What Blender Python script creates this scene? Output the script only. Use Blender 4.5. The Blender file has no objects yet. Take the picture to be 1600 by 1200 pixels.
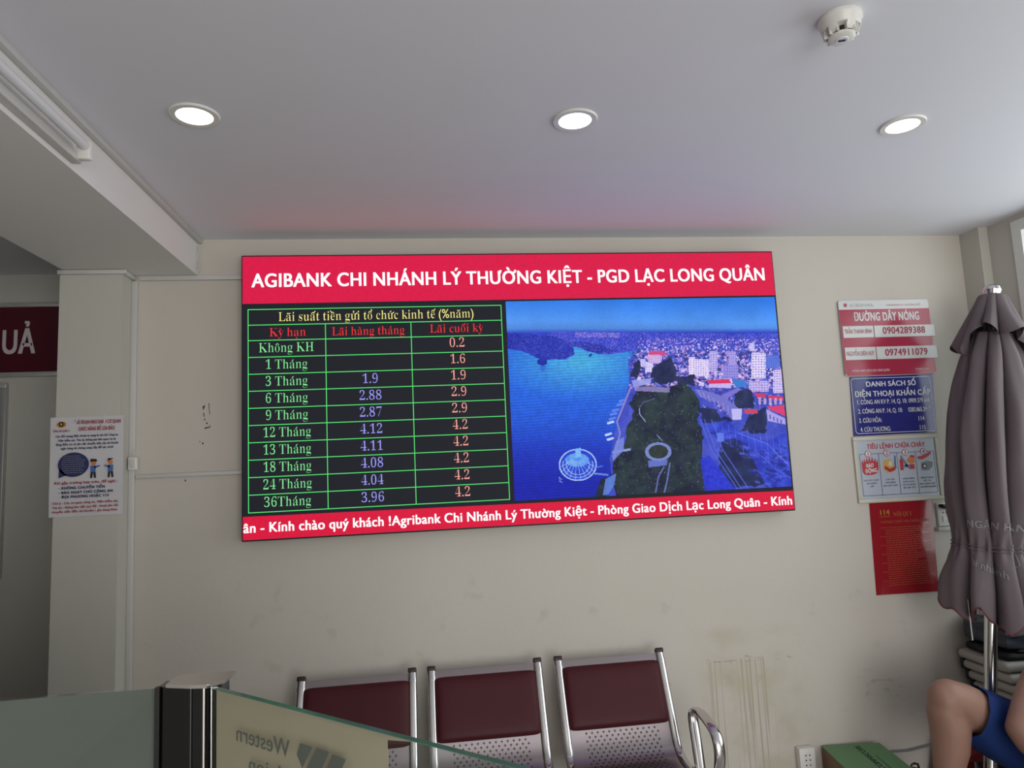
import bpy, bmesh, math, random, unicodedata
import numpy as np
from mathutils import Vector, Matrix

scene = bpy.context.scene
COL = scene.collection
rnd = random.Random(7)

# ------------------------------------------------------------------ camera
cam = bpy.data.cameras.new('camera')
cam.sensor_fit = 'HORIZONTAL'
cam.sensor_width = 36.0
cam.lens = 1092.59 / 1600 * 36.0
cam.clip_start = 0.02
cam_o = bpy.data.objects.new('camera', cam)
COL.objects.link(cam_o)
_p, _r, _y = 0.1155, -0.0461, 0.1251
_fw = Vector((math.sin(_y) * math.cos(_p), math.cos(_y) * math.cos(_p), math.sin(_p)))
_ri = Vector((math.cos(_y), -math.sin(_y), 0))
_up = _ri.cross(_fw)
_c, _s = math.cos(_r), math.sin(_r)
_ri, _up = _c * _ri + _s * _up, -_s * _ri + _c * _up
_m = Matrix((_ri, _up, -_fw)).transposed().to_4x4()
_m.translation = Vector((-0.4704, -3.3189, 1.6602))
cam_o.matrix_world = _m
scene.camera = cam_o

# ------------------------------------------------------------------ light and exposure
scene.view_settings.view_transform = 'Standard'
scene.view_settings.look = 'None'
scene.view_settings.gamma = 1.0
scene.view_settings.use_curve_mapping = False
scene.view_settings.exposure = 0.0

world = bpy.data.worlds.new('daylight')
scene.world = world
world.use_nodes = True
wb = world.node_tree.nodes['Background']
wb.inputs[0].default_value = (0.80, 0.90, 0.92, 1)
wb.inputs[1].default_value = 0.9

def area(name, loc, target, sx, sy, power, col):
    l = bpy.data.lights.new(name, 'AREA')
    l.shape = 'RECTANGLE'
    l.size, l.size_y, l.energy, l.color = sx, sy, power, col
    o = bpy.data.objects.new(name, l)
    COL.objects.link(o)
    o.location = loc
    o.rotation_euler = (Vector(target) - Vector(loc)).to_track_quat('-Z', 'Y').to_euler()
    return o

# daylight through the side window and through the shop front behind the camera
area('window_daylight', (2.75, -1.75, 1.8), (0.0, -1.75, 1.4), 2.7, 1.7, 36, (0.96, 0.97, 1.0))
area('shopfront_daylight', (0.8, -6.55, 1.3), (0.3, 0.0, 1.3), 3.4, 2.4, 108, (1.0, 0.98, 0.97))

# ------------------------------------------------------------------ colour + materials
def lin(c):
    c = c / 255.0
    return c / 12.92 if c <= 0.04045 else ((c + 0.055) / 1.055) ** 2.4

def rgb(r, g, b):
    return (lin(r), lin(g), lin(b), 1.0)

def principled(name, col, rough=0.5, metal=0.0, spec=0.5, noise=0.0, nscale=8.0, bump=0.0, bscale=60.0, coat=0.0, stretch=None):
    m = bpy.data.materials.new(name)
    m.use_nodes = True
    nt = m.node_tree
    b = nt.nodes['Principled BSDF']
    b.inputs['Base Color'].default_value = col
    b.inputs['Roughness'].default_value = rough
    b.inputs['Metallic'].default_value = metal
    b.inputs['Specular IOR Level'].default_value = spec
    b.inputs['Coat Weight'].default_value = coat
    b.inputs['Coat Roughness'].default_value = 0.05
    tc = nt.nodes.new('ShaderNodeTexCoord')
    src = tc.outputs['Object']
    if stretch:
        mp = nt.nodes.new('ShaderNodeMapping')
        mp.inputs['Scale'].default_value = stretch
        nt.links.new(src, mp.inputs[0])
        src = mp.outputs[0]
    if noise > 0:
        n = nt.nodes.new('ShaderNodeTexNoise')
        n.inputs['Scale'].default_value = nscale
        n.inputs['Detail'].default_value = 5
        nt.links.new(src, n.inputs['Vector'])
        mx = nt.nodes.new('ShaderNodeMix')
        mx.data_type = 'RGBA'
        mx.inputs['A'].default_value = tuple(c * (1 - noise) for c in col[:3]) + (1,)
        mx.inputs['B'].default_value = tuple(min(1, c * (1 + noise)) for c in col[:3]) + (1,)
        nt.links.new(n.outputs['Fac'], mx.inputs['Factor'])
        nt.links.new(mx.outputs['Result'], b.inputs['Base Color'])
    if bump > 0:
        n2 = nt.nodes.new('ShaderNodeTexNoise')
        n2.inputs['Scale'].default_value = bscale
        n2.inputs['Detail'].default_value = 3
        nt.links.new(src, n2.inputs['Vector'])
        bp = nt.nodes.new('ShaderNodeBump')
        bp.inputs['Strength'].default_value = bump
        bp.inputs['Distance'].default_value = 0.01
        nt.links.new(n2.outputs['Fac'], bp.inputs['Height'])
        nt.links.new(bp.outputs['Normal'], b.inputs['Normal'])
    return m

def emissive(name, col, strength=1.0):
    m = bpy.data.materials.new(name)
    m.use_nodes = True
    b = m.node_tree.nodes['Principled BSDF']
    b.inputs['Base Color'].default_value = (0.01, 0.01, 0.012, 1)
    b.inputs['Roughness'].default_value = 0.7
    b.inputs['Specular IOR Level'].default_value = 0.15
    b.inputs['Emission Color'].default_value = col
    b.inputs['Emission Strength'].default_value = strength
    return m

def led_red(name, ca, cb):
    """the red LED bands: tiny diode grid makes the red slightly uneven"""
    m = emissive(name, ca)
    nt = m.node_tree
    b = nt.nodes['Principled BSDF']
    tc = nt.nodes.new('ShaderNodeTexCoord')
    n = nt.nodes.new('ShaderNodeTexNoise')
    n.inputs['Scale'].default_value = 70
    n.inputs['Detail'].default_value = 2
    nt.links.new(tc.outputs['Object'], n.inputs['Vector'])
    mx = nt.nodes.new('ShaderNodeMix')
    mx.data_type = 'RGBA'
    mx.inputs['A'].default_value = ca
    mx.inputs['B'].default_value = cb
    nt.links.new(n.outputs['Fac'], mx.inputs['Factor'])
    nt.links.new(mx.outputs['Result'], b.inputs['Emission Color'])
    return m

def wall_paint():
    """cream emulsion with faint yellowing, drip stains and scuffs where the photo has them"""
    m = principled('cream_wall_paint', (0.56, 0.53, 0.46, 1), 0.55, spec=0.3)
    nt = m.node_tree
    N, L = nt.nodes.new, nt.links.new
    b = nt.nodes['Principled BSDF']
    geo = N('ShaderNodeNewGeometry')
    sep = N('ShaderNodeSeparateXYZ')
    L(geo.outputs['Position'], sep.inputs[0])

    def math_(op, a, c=None, clamp=False):
        n = N('ShaderNodeMath')
        n.operation = op
        n.use_clamp = clamp
        for i, v in enumerate((a, c)):
            if v is None:
                continue
            if isinstance(v, (int, float)):
                n.inputs[i].default_value = v
            else:
                L(v, n.inputs[i])
        return n.outputs[0]

    def ramp(v, a, c):                      # smooth step from a to c
        n = N('ShaderNodeMapRange')
        n.interpolation_type = 'SMOOTHSTEP'
        n.inputs['From Min'].default_value = a
        n.inputs['From Max'].default_value = c
        L(v, n.inputs['Value'])
        return n.outputs[0]

    def box(x0, x1, z0, z1, e=0.06):
        r = math_('MULTIPLY', ramp(sep.outputs[0], x0, x0 + e), ramp(sep.outputs[0], x1, x1 - e))
        q = math_('MULTIPLY', ramp(sep.outputs[2], z0, z0 + e), ramp(sep.outputs[2], z1, z1 - e * 0.3))
        return math_('MULTIPLY', r, q)

    def noise(scale, sx=1, sy=1, sz=1, detail=4):
        mp = N('ShaderNodeMapping')
        mp.inputs['Scale'].default_value = (sx, sy, sz)
        L(geo.outputs['Position'], mp.inputs[0])
        n = N('ShaderNodeTexNoise')
        n.inputs['Scale'].default_value = scale
        n.inputs['Detail'].default_value = detail
        L(mp.outputs[0], n.inputs['Vector'])
        return n.outputs['Fac']

    def mixc(f, a, c):
        n = N('ShaderNodeMix')
        n.data_type = 'RGBA'
        L(f, n.inputs['Factor'])
        for k, v in (('A', a), ('B', c)):
            if isinstance(v, tuple):
                n.inputs[k].default_value = v
            else:
                L(v, n.inputs[k])
        return n.outputs['Result']

    base = mixc(noise(1.6), (0.545, 0.498, 0.442, 1), (0.61, 0.562, 0.50, 1))
    # drips of old spills beside the bench
    drips = math_('MULTIPLY', ramp(noise(74, 1, 1, 0.010, 1), 0.56, 0.63), box(0.80, 1.16, 0.02, 0.70, 0.05))
    base = mixc(math_('MULTIPLY', drips, 0.55), base, (0.30, 0.26, 0.18, 1))
    yel = math_('MULTIPLY', ramp(noise(6), 0.35, 0.75), box(0.72, 1.35, 0.05, 0.86, 0.15))
    base = mixc(math_('MULTIPLY', yel, 0.7), base, (0.46, 0.42, 0.30, 1))
    # rubbed horizontal marks
    rub = math_('MULTIPLY', ramp(noise(40, 0.5, 1, 3.0, 5), 0.56, 0.64), box(0.80, 1.26, 0.665, 0.712, 0.02))
    base = mixc(math_('MULTIPLY', rub, 0.45), base, (0.20, 0.16, 0.11, 1))
    scuff = math_('MULTIPLY', ramp(noise(22, 0.6, 1, 1.4, 6), 0.54, 0.64), box(1.50, 1.84, 0.40, 0.62, 0.08))
    base = mixc(math_('MULTIPLY', scuff, 0.5), base, (0.36, 0.34, 0.30, 1))
    dirt = math_('MULTIPLY', ramp(noise(9, 1, 1, 1, 6), 0.60, 0.72), box(-2.2, 2.4, -0.1, 1.35, 0.5))
    base = mixc(math_('MULTIPLY', dirt, 0.22), base, (0.34, 0.31, 0.26, 1))
    L(base, b.inputs['Base Color'])
    bn = N('ShaderNodeBump')
    bn.inputs['Strength'].default_value = 0.06
    bn.inputs['Distance'].default_value = 0.01
    L(noise(40, 1, 1, 1, 3), bn.inputs['Height'])
    L(bn.outputs['Normal'], b.inputs['Normal'])
    return m

M = {}
M['wall'] = wall_paint()
M['pillar'] = principled('pillar_paint', (0.53, 0.51, 0.455, 1), 0.55, spec=0.3, noise=0.06, nscale=3, bump=0.05, bscale=40)
M['ceiling'] = principled('ceiling_paint', (0.72, 0.715, 0.765, 1), 0.6, spec=0.25, noise=0.02, nscale=2)
M['beam'] = principled('beam_paint', (0.74, 0.72, 0.70, 1), 0.6, spec=0.25, noise=0.03, nscale=3)
M['floor'] = principled('floor_tile', (0.40, 0.37, 0.33, 1), 0.25, noise=0.1, nscale=4)
M['white_pvc'] = principled('white_pvc', (0.56, 0.545, 0.52, 1), 0.35, noise=0.04, nscale=12)
M['white_plastic'] = principled('white_plastic', (0.72, 0.70, 0.66, 1), 0.3, noise=0.04, nscale=20)
M['tube'] = principled('unlit_tube_glass', (0.66, 0.66, 0.68, 1), 0.25, noise=0.03, nscale=5)
M['black'] = principled('black_plastic', (0.012, 0.012, 0.013, 1), 0.4, noise=0.2, nscale=20)
M['chrome'] = principled('chrome_steel', (0.62, 0.60, 0.60, 1), 0.14, metal=1.0, noise=0.06, nscale=5)
M['satin'] = principled('satin_steel', (0.34, 0.295, 0.305, 1), 0.30, metal=1.0, noise=0.05, nscale=4, stretch=(1, 12, 12))
M['pole'] = principled('stainless_pole', (0.66, 0.66, 0.66, 1), 0.16, metal=1.0, noise=0.04, nscale=6)
M['darkmirror'] = principled('dark_polished_steel', (0.045, 0.045, 0.048, 1), 0.06, metal=1.0, noise=0.08, nscale=3)
M['leather'] = principled('burgundy_leatherette', (0.062, 0.0085, 0.013, 1), 0.5, spec=0.25, noise=0.12, nscale=6, bump=0.10, bscale=220)
M['cap_plastic'] = principled('dark_burgundy_plastic', (0.035, 0.014, 0.016, 1), 0.4, noise=0.1, nscale=20)
M['dark_hole'] = principled('painted_hole_shade', (0.02, 0.02, 0.02, 1), 0.6, noise=0.1, nscale=30)
M['canopy'] = principled('taupe_canopy_cloth', (0.135, 0.108, 0.116, 1), 0.75, spec=0.25, noise=0.10, nscale=5, bump=0.15, bscale=350)
M['canopy_trim'] = principled('maroon_canopy_trim', (0.14, 0.03, 0.045, 1), 0.7, noise=0.1, nscale=10)
M['print_grey'] = principled('pale_canopy_print', (0.24, 0.22, 0.22, 1), 0.7, noise=0.1, nscale=20)
M['cord'] = principled('white_cord', (0.6, 0.58, 0.56, 1), 0.6, noise=0.1, nscale=40)
M['skin'] = principled('skin', (0.29, 0.16, 0.12, 1), 0.5, spec=0.35, noise=0.08, nscale=7, bump=0.05, bscale=120)
M['shorts'] = principled('blue_shorts_cloth', (0.010, 0.030, 0.135, 1), 0.7, spec=0.2, noise=0.15, nscale=8, bump=0.1, bscale=200)
M['shirt'] = principled('grey_shirt_cloth', (0.10, 0.10, 0.11, 1), 0.8, noise=0.1, nscale=8)
M['hair'] = principled('black_hair', (0.012, 0.01, 0.009, 1), 0.5, noise=0.3, nscale=60)
M['eye'] = principled('eye_white', (0.42, 0.40, 0.38, 1), 0.2, noise=0.02, nscale=10)
M['lip'] = principled('lip', (0.28, 0.11, 0.09, 1), 0.5, noise=0.05, nscale=10)
M['red_plastic'] = principled('red_stool_plastic', (0.20, 0.008, 0.016, 1), 0.35, noise=0.08, nscale=6)
M['board'] = principled('pale_board_cloth', (0.46, 0.43, 0.39, 1), 0.6, noise=0.10, nscale=10)
M['black_cloth'] = principled('black_cloth', (0.012, 0.012, 0.016, 1), 0.7, noise=0.3, nscale=14, bump=0.3, bscale=30)
M['navy_bag'] = principled('slate_bag_cloth', (0.050, 0.060, 0.085, 1), 0.5, noise=0.15, nscale=7, bump=0.4, bscale=14)
M['crate'] = principled('dark_grey_plastic', (0.05, 0.05, 0.055, 1), 0.5, noise=0.1, nscale=10)
M['green_card'] = principled('green_box_card', (0.125, 0.265, 0.115, 1), 0.6, noise=0.06, nscale=9)
M['brown_card'] = principled('brown_box_card', (0.22, 0.125, 0.07, 1), 0.75, noise=0.08, nscale=9)
M['green_ink'] = principled('dark_green_ink', (0.02, 0.05, 0.025, 1), 0.7, noise=0.05, nscale=30)
M['sign_white'] = principled('white_acrylic', (0.66, 0.66, 0.66, 1), 0.18, noise=0.03, nscale=8)
M['sign_red'] = principled('crimson_acrylic', (0.40, 0.035, 0.075, 1), 0.16, noise=0.05, nscale=8)
M['sign_red_deep'] = principled('deep_red_acrylic', (0.30, 0.014, 0.022, 1), 0.10, noise=0.06, nscale=5)
M['sign_blue'] = principled('navy_acrylic', (0.030, 0.032, 0.20, 1), 0.12, noise=0.06, nscale=6)
M['sign_maroon'] = principled('maroon_signboard', (0.075, 0.006, 0.016, 1), 0.35, noise=0.05, nscale=6)
M['sign_letter'] = principled('pale_sign_letter', (0.62, 0.55, 0.56, 1), 0.5, noise=0.03, nscale=10)
M['ink_red'] = principled('red_ink', (0.48, 0.04, 0.05, 1), 0.4, noise=0.04, nscale=30)
M['ink_crimson'] = principled('crimson_ink', (0.36, 0.03, 0.07, 1), 0.4, noise=0.04, nscale=30)
M['ink_navy'] = principled('navy_ink', (0.025, 0.03, 0.11, 1), 0.4, noise=0.04, nscale=30)
M['ink_black'] = principled('black_ink', (0.015, 0.014, 0.018, 1), 0.4, noise=0.04, nscale=30)
M['ink_white'] = principled('white_ink', (0.72, 0.72, 0.74, 1), 0.4, noise=0.03, nscale=30)
M['ink_gold'] = principled('gold_ink', (0.42, 0.19, 0.03, 1), 0.4, noise=0.05, nscale=30)
M['ink_dullgold'] = principled('dull_gold_ink', (0.34, 0.075, 0.022, 1), 0.4, noise=0.05, nscale=30)
M['ink_yellow'] = principled('yellow_ink', (0.65, 0.40, 0.06, 1), 0.4, noise=0.05, nscale=30)
M['ink_orange'] = principled('orange_ink', (0.60, 0.20, 0.05, 1), 0.4, noise=0.05, nscale=30)
M['ink_blue'] = principled('blue_ink', (0.06, 0.14, 0.40, 1), 0.4, noise=0.05, nscale=30)
M['ink_grey'] = principled('grey_ink', (0.20, 0.21, 0.24, 1), 0.4, noise=0.05, nscale=30)
M['paper'] = principled('poster_paper', (0.60, 0.585, 0.60, 1), 0.35, noise=0.03, nscale=10, bump=0.1, bscale=8)
M['panel_pale'] = principled('pale_blue_print', (0.46, 0.50, 0.58, 1), 0.3, noise=0.03, nscale=10)
M['border_cream'] = principled('cream_sign_frame', (0.56, 0.54, 0.46, 1), 0.4, noise=0.04, nscale=12)
M['frame_alu'] = principled('aluminium_frame', (0.55, 0.55, 0.54, 1), 0.35, metal=0.6, noise=0.05, nscale=9)
M['window_frame'] = principled('white_window_frame', (0.70, 0.70, 0.66, 1), 0.4, noise=0.03, nscale=10)
M['tape'] = principled('clear_tape', (0.66, 0.65, 0.66, 1), 0.15, noise=0.03, nscale=20)
M['led_white'] = emissive('led_white', (1.0, 0.96, 1.0, 1), 1.05)
M['led_green'] = emissive('led_green', rgb(92, 236, 120))
M['led_text_green'] = emissive('led_text_green', rgb(132, 232, 150))
M['led_yellow'] = emissive('led_yellow', rgb(246, 236, 140))
M['led_red_text'] = emissive('led_red_text', rgb(250, 48, 52))
M['led_lilac'] = emissive('led_lilac', rgb(158, 158, 252))
M['led_coral'] = emissive('led_coral', rgb(250, 166, 152))
M['led_black'] = emissive('led_off_black', rgb(26, 27, 35), 1.0)
M['led_red'] = led_red('led_red_band', rgb(204, 12, 60), rgb(230, 24, 77))
M['led_red2'] = led_red('led_red_ticker', rgb(204, 12, 52), rgb(228, 22, 66))
M['lamp'] = emissive('lamp_diffuser', (1.0, 0.99, 1.0, 1), 7.0)

def clear_glass(name, tint, gloss=1.0):
    m = bpy.data.materials.new(name)
    m.use_nodes = True
    nt = m.node_tree
    nt.nodes.remove(nt.nodes['Principled BSDF'])
    out = nt.nodes['Material Output']
    tr = nt.nodes.new('ShaderNodeBsdfTransparent')
    tr.inputs[0].default_value = tint
    gl = nt.nodes.new('ShaderNodeBsdfGlossy')
    gl.inputs['Roughness'].default_value = 0.02
    gl.inputs['Color'].default_value = (0.9, 0.95, 0.92, 1)
    fr = nt.nodes.new('ShaderNodeFresnel')
    fr.inputs['IOR'].default_value = 1.45
    mx = nt.nodes.new('ShaderNodeMixShader')
    gn = nt.nodes.new('ShaderNodeNewGeometry')          # only the outer faces mirror, or the slab would trap the light
    inv = nt.nodes.new('ShaderNodeMath')
    inv.operation = 'SUBTRACT'
    inv.inputs[0].default_value = 1.0
    nt.links.new(gn.outputs['Backfacing'], inv.inputs[1])
    mu = nt.nodes.new('ShaderNodeMath')
    mu.operation = 'MULTIPLY'
    nt.links.new(fr.outputs[0], mu.inputs[0])
    nt.links.new(inv.outputs[0], mu.inputs[1])
    nt.links.new(mu.outputs[0], mx.inputs[0])
    nt.links.new(tr.outputs[0], mx.inputs[1])
    nt.links.new(gl.outputs[0], mx.inputs[2])
    nt.links.new(mx.outputs[0], out.inputs[0])
    return m

def frosted(name, col, trans, seen=0.05):
    """frosted film: scatters light both ways, lets a little of the shapes behind through"""
    m = bpy.data.materials.new(name)
    m.use_nodes = True
    nt = m.node_tree
    nt.nodes.remove(nt.nodes['Principled BSDF'])
    out = nt.nodes['Material Output']
    df = nt.nodes.new('ShaderNodeBsdfDiffuse')
    tl = nt.nodes.new('ShaderNodeBsdfTranslucent')
    tp = nt.nodes.new('ShaderNodeBsdfTransparent')
    tc = nt.nodes.new('ShaderNodeTexCoord')
    n = nt.nodes.new('ShaderNodeTexNoise')
    n.inputs['Scale'].default_value = 5
    nt.links.new(tc.outputs['Object'], n.inputs['Vector'])
    cm = nt.nodes.new('ShaderNodeMix')
    cm.data_type = 'RGBA'
    cm.inputs['A'].default_value = tuple(c * 0.92 for c in col[:3]) + (1,)
    cm.inputs['B'].default_value = tuple(c * 1.08 for c in col[:3]) + (1,)
    nt.links.new(n.outputs['Fac'], cm.inputs['Factor'])
    nt.links.new(cm.outputs['Result'], df.inputs[0])
    nt.links.new(cm.outputs['Result'], tl.inputs[0])
    a = nt.nodes.new('ShaderNodeMixShader')
    a.inputs[0].default_value = trans
    nt.links.new(df.outputs[0], a.inputs[1])
    nt.links.new(tl.outputs[0], a.inputs[2])
    c = nt.nodes.new('ShaderNodeMixShader')
    c.inputs[0].default_value = seen
    nt.links.new(a.outputs[0], c.inputs[1])
    nt.links.new(tp.outputs[0], c.inputs[2])
    nt.links.new(c.outputs[0], out.inputs[0])
    return m

M['glass'] = clear_glass('clear_glass', (0.95, 0.975, 0.965, 1))
M['window_glass'] = clear_glass('window_glass', (0.93, 0.96, 0.95, 1))
M['glass_edge'] = principled('green_glass_edge', (0.10, 0.20, 0.16, 1), 0.1, noise=0.1, nscale=10)
M['film_grey'] = frosted('frosted_film_grey', (0.28, 0.295, 0.265, 1), 0.5)
M['film_cream'] = frosted('frosted_film_cream', (0.64, 0.565, 0.44, 1), 0.5)
M['film_print'] = frosted('frosted_print', (0.24, 0.27, 0.24, 1), 0.5)

# ------------------------------------------------------------------ mesh builder
class MB:
    def __init__(self):
        self.v, self.f = [], []

    def add(self, verts, faces):
        k = len(self.v)
        self.v += [tuple(p) for p in verts]
        self.f += [tuple(i + k for i in q) for q in faces]
        return self

    def bm(self, b):
        b.verts.ensure_lookup_table()
        b.verts.index_update()
        self.add([p.co.copy() for p in b.verts], [[q.index for q in fc.verts] for fc in b.faces])
        b.free()
        return self

    def box(self, x0, x1, y0, y1, z0, z1, bev=0.0, seg=2):
        b = bmesh.new()
        bmesh.ops.create_cube(b, size=1.0)
        for p in b.verts:
            p.co = Vector(((x0 + x1) / 2 + p.co.x * (x1 - x0), (y0 + y1) / 2 + p.co.y * (y1 - y0), (z0 + z1) / 2 + p.co.z * (z1 - z0)))
        if bev > 0:
            bmesh.ops.bevel(b, geom=b.edges[:], offset=bev, segments=seg, affect='EDGES', profile=0.5)
        return self.bm(b)

    def obox(self, c, ux, uy, uz, hx, hy, hz, bev=0.0, seg=2):
        """box about c along the three unit axes"""
        t = MB().box(-hx, hx, -hy, hy, -hz, hz, bev, seg)
        c, ux, uy, uz = Vector(c), Vector(ux), Vector(uy), Vector(uz)
        return self.add([c + ux * p[0] + uy * p[1] + uz * p[2] for p in t.v], t.f)

    def prism(self, poly, fn, t):
        """polygon [(u,v)] extruded by t; fn(u,v,w) -> world point"""
        n = len(poly)
        vs = [fn(u, v, 0) for u, v in poly] + [fn(u, v, t) for u, v in poly]
        fs = [tuple(range(n - 1, -1, -1)), tuple(range(n, 2 * n))]
        for i in range(n):
            j = (i + 1) % n
            fs.append((i, j, n + j, n + i))
        return self.add(vs, fs)

    def tube(self, pts, r, n=10, flat=None, cap=True, closed=False):
        """round (or flattened) tube along points; r number or list; flat=(vector, ratio) widens across vector"""
        P = [Vector(p) for p in pts]
        m = len(P)
        R = r if isinstance(r, (list, tuple)) else [r] * m
        T = []
        for i in range(m):
            a = P[(i - 1) % m] if (closed or i > 0) else P[i]
            c = P[(i + 1) % m] if (closed or i < m - 1) else P[i]
            T.append((c - a).normalized())
        ref = Vector(flat[0]) if flat else (Vector((0, 0, 1)) if abs(T[0].z) < 0.9 else Vector((1, 0, 0)))
        vs = []
        nrm = None
        for i in range(m):
            if flat or nrm is None:
                nrm = (ref - T[i] * ref.dot(T[i])).normalized()
            else:
                nrm = (nrm - T[i] * nrm.dot(T[i])).normalized()
            bi = T[i].cross(nrm)
            k = flat[1] if flat else 1.0
            for j in range(n):
                a = 2 * math.pi * j / n
                vs.append(P[i] + nrm * (math.cos(a) * R[i] * k) + bi * (math.sin(a) * R[i]))
        fs = []
        for i in range(m if closed else m - 1):
            for j in range(n):
                a, b = i * n + j, i * n + (j + 1) % n
                c = ((i + 1) % m) * n
                fs.append((a, b, c + (j + 1) % n, c + j))
        if cap and not closed:
            fs.append(tuple(range(n - 1, -1, -1)))
            fs.append(tuple(range((m - 1) * n, m * n)))
        return self.add(vs, fs)

    def lathe(self, prof, c, n=32, axis=(0, 0, 1)):
        """profile [(r, h)] turned about an axis through c"""
        ax = Vector(axis).normalized()
        u = ax.orthogonal().normalized()
        w = ax.cross(u)
        c = Vector(c)
        vs, fs = [], []
        for r, h in prof:
            for j in range(n):
                a = 2 * math.pi * j / n
                vs.append(c + ax * h + (u * math.cos(a) + w * math.sin(a)) * max(r, 1e-5))
        for i in range(len(prof) - 1):
            for j in range(n):
                fs.append((i * n + j, i * n + (j + 1) % n, (i + 1) * n + (j + 1) % n, (i + 1) * n + j))
        fs.append(tuple(range(n - 1, -1, -1)))
        fs.append(tuple(range((len(prof) - 1) * n, len(prof) * n)))
        return self.add(vs, fs)

    def grid(self, rows, closed=False):
        """rows: list of equal-length point lists"""
        n, m = len(rows), len(rows[0])
        vs = [p for r in rows for p in r]
        fs = []
        for i in range(n - 1):
            for j in range(m if closed else m - 1):
                k = (j + 1) % m
                fs.append((i * m + j, i * m + k, (i + 1) * m + k, (i + 1) * m + j))
        return self.add(vs, fs)

def wpos(o):
    p = Vector((0, 0, 0))
    while o:
        p += o.location
        o = o.parent
    return p

def tag(o, label=None, cat=None, group=None, kind=None):
    for k, v in (('label', label), ('category', cat), ('group', group), ('kind', kind)):
        if v:
            o[k] = v
    return o

def build(name, mb, mat, parent=None, smooth=35, label=None, kind=None, loc=None, cat=None, group=None, fixn=True):
    """one mesh object; coordinates given in world space"""
    if loc is None:
        loc = Vector((0, 0, 0)) if parent is None else wpos(parent)
    org = Vector(loc)
    me = bpy.data.meshes.new(name)
    me.from_pydata([tuple(Vector(p) - org) for p in mb.v], [], mb.f)
    if fixn:
        b = bmesh.new()
        b.from_mesh(me)
        bmesh.ops.recalc_face_normals(b, faces=b.faces[:])
        b.to_mesh(me)
        b.free()
    if smooth:
        me.shade_smooth()
        me.set_sharp_from_angle(angle=math.radians(smooth))
    me.materials.append(mat if not isinstance(mat, str) else M[mat])
    o = bpy.data.objects.new(name, me)
    COL.objects.link(o)
    if parent:
        o.parent = parent
        o.location = org - wpos(parent)
    else:
        o.location = org
    return tag(o, label, cat, group, kind)

def empty(name, loc, label, cat, group=None):
    o = bpy.data.objects.new(name, None)
    o.empty_display_size = 0.05
    COL.objects.link(o)
    o.location = loc
    return tag(o, label, cat, group)

def copy_tree(o, parent=None):
    c = o.copy()
    COL.objects.link(c)
    if parent:
        c.parent = parent
    for ch in list(o.children):
        copy_tree(ch, c)
    return c

def struct(name, mb, mat, parent=None, **k):
    return build(name, mb, mat, parent, kind=None if parent else 'structure', **k)

# ------------------------------------------------------------------ lettering
_glyph = {}

def _raw1(body, res, thin=0.0):
    c = bpy.data.curves.new('glyph', 'FONT')
    c.body, c.size, c.resolution_u, c.offset = body, 1.0, res, -thin
    o = bpy.data.objects.new('glyph', c)
    me = bpy.data.meshes.new_from_object(o)
    v = np.zeros(len(me.vertices) * 3)
    me.vertices.foreach_get('co', v)
    f = [tuple(p.vertices) for p in me.polygons]
    ar = sum(p.area for p in me.polygons)
    bpy.data.objects.remove(o)
    bpy.data.curves.remove(c)
    bpy.data.meshes.remove(me)
    return v.reshape(-1, 3)[:, :2], f, ar

def _raw(body, plain=False, thin=0.0):
    """outline filling can go wrong at one curve resolution: keep the one of typical area"""
    if plain:
        return _raw1(body, 3)[:2]
    r = sorted([_raw1(body, k, thin) + (k,) for k in ((12, 10, 8, 9, 11) if thin else (2, 3, 4, 5, 6))], key=lambda t: t[2])
    mid = r[2][2]
    ok = [t for t in r if abs(t[2] - mid) < 0.06 * mid + 1e-6]
    best = min(ok, key=lambda t: t[3] if thin else abs(t[3] - 4))
    return best[0], best[1]

def _lighten(v, f, d):
    """slims the stems of a bold face: outline points move in along x only, so hairlines keep their weight"""
    area = sum(v[q[i]][0] * v[q[(i + 1) % len(q)]][1] - v[q[(i + 1) % len(q)]][0] * v[q[i]][1] for q in f for i in range(len(q)))
    sg = 1.0 if area > 0 else -1.0
    _, inv = np.unique(np.round(v, 5), axis=0, return_inverse=True)
    inv = inv.reshape(-1)
    E = {}
    for q in f:
        for i in range(len(q)):
            a, b = int(inv[q[i]]), int(inv[q[(i + 1) % len(q)]])
            if a != b:
                E[(a, b)] = (q[i], q[(i + 1) % len(q)])
    N = np.zeros((len(v), 2))
    for (a, b), (i, j) in E.items():
        if (b, a) not in E:
            e = v[j] - v[i]
            n = np.array([e[1], -e[0]]) * sg
            n /= np.linalg.norm(n) + 1e-9
            N[a] += n
            N[b] += n
    l = np.linalg.norm(N, axis=1, keepdims=True)
    N = np.where(l > 1e-6, N / np.maximum(l, 1e-6), 0)
    o = v.copy()
    nx = N[inv][:, 0]
    o[:, 0] -= d * np.sign(nx) * np.clip((np.abs(nx) - 0.25) / 0.75, 0, 1)
    return o

def _serif_char(ch):
    if 'A' <= ch <= 'Z':
        return chr(0x1D400 + ord(ch) - 65)
    if 'a' <= ch <= 'z':
        return chr(0x1D41A + ord(ch) - 97)
    if '0' <= ch <= '9':
        return chr(0x1D7CE + int(ch))
    return ch

def _stroke(pts, w):
    """thin flat stroke as quads"""
    vs, fs = [], []
    for i, p in enumerate(pts):
        a = np.array(pts[max(i - 1, 0)])
        b = np.array(pts[min(i + 1, len(pts) - 1)])
        d = (b - a) / (np.linalg.norm(b - a) + 1e-9)
        nn = np.array([-d[1], d[0]]) * w / 2
        vs += [np.array(p) + nn, np.array(p) - nn]
    for i in range(len(pts) - 1):
        fs.append((2 * i, 2 * i + 1, 2 * i + 3, 2 * i + 2))
    return np.array(vs), fs

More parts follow.
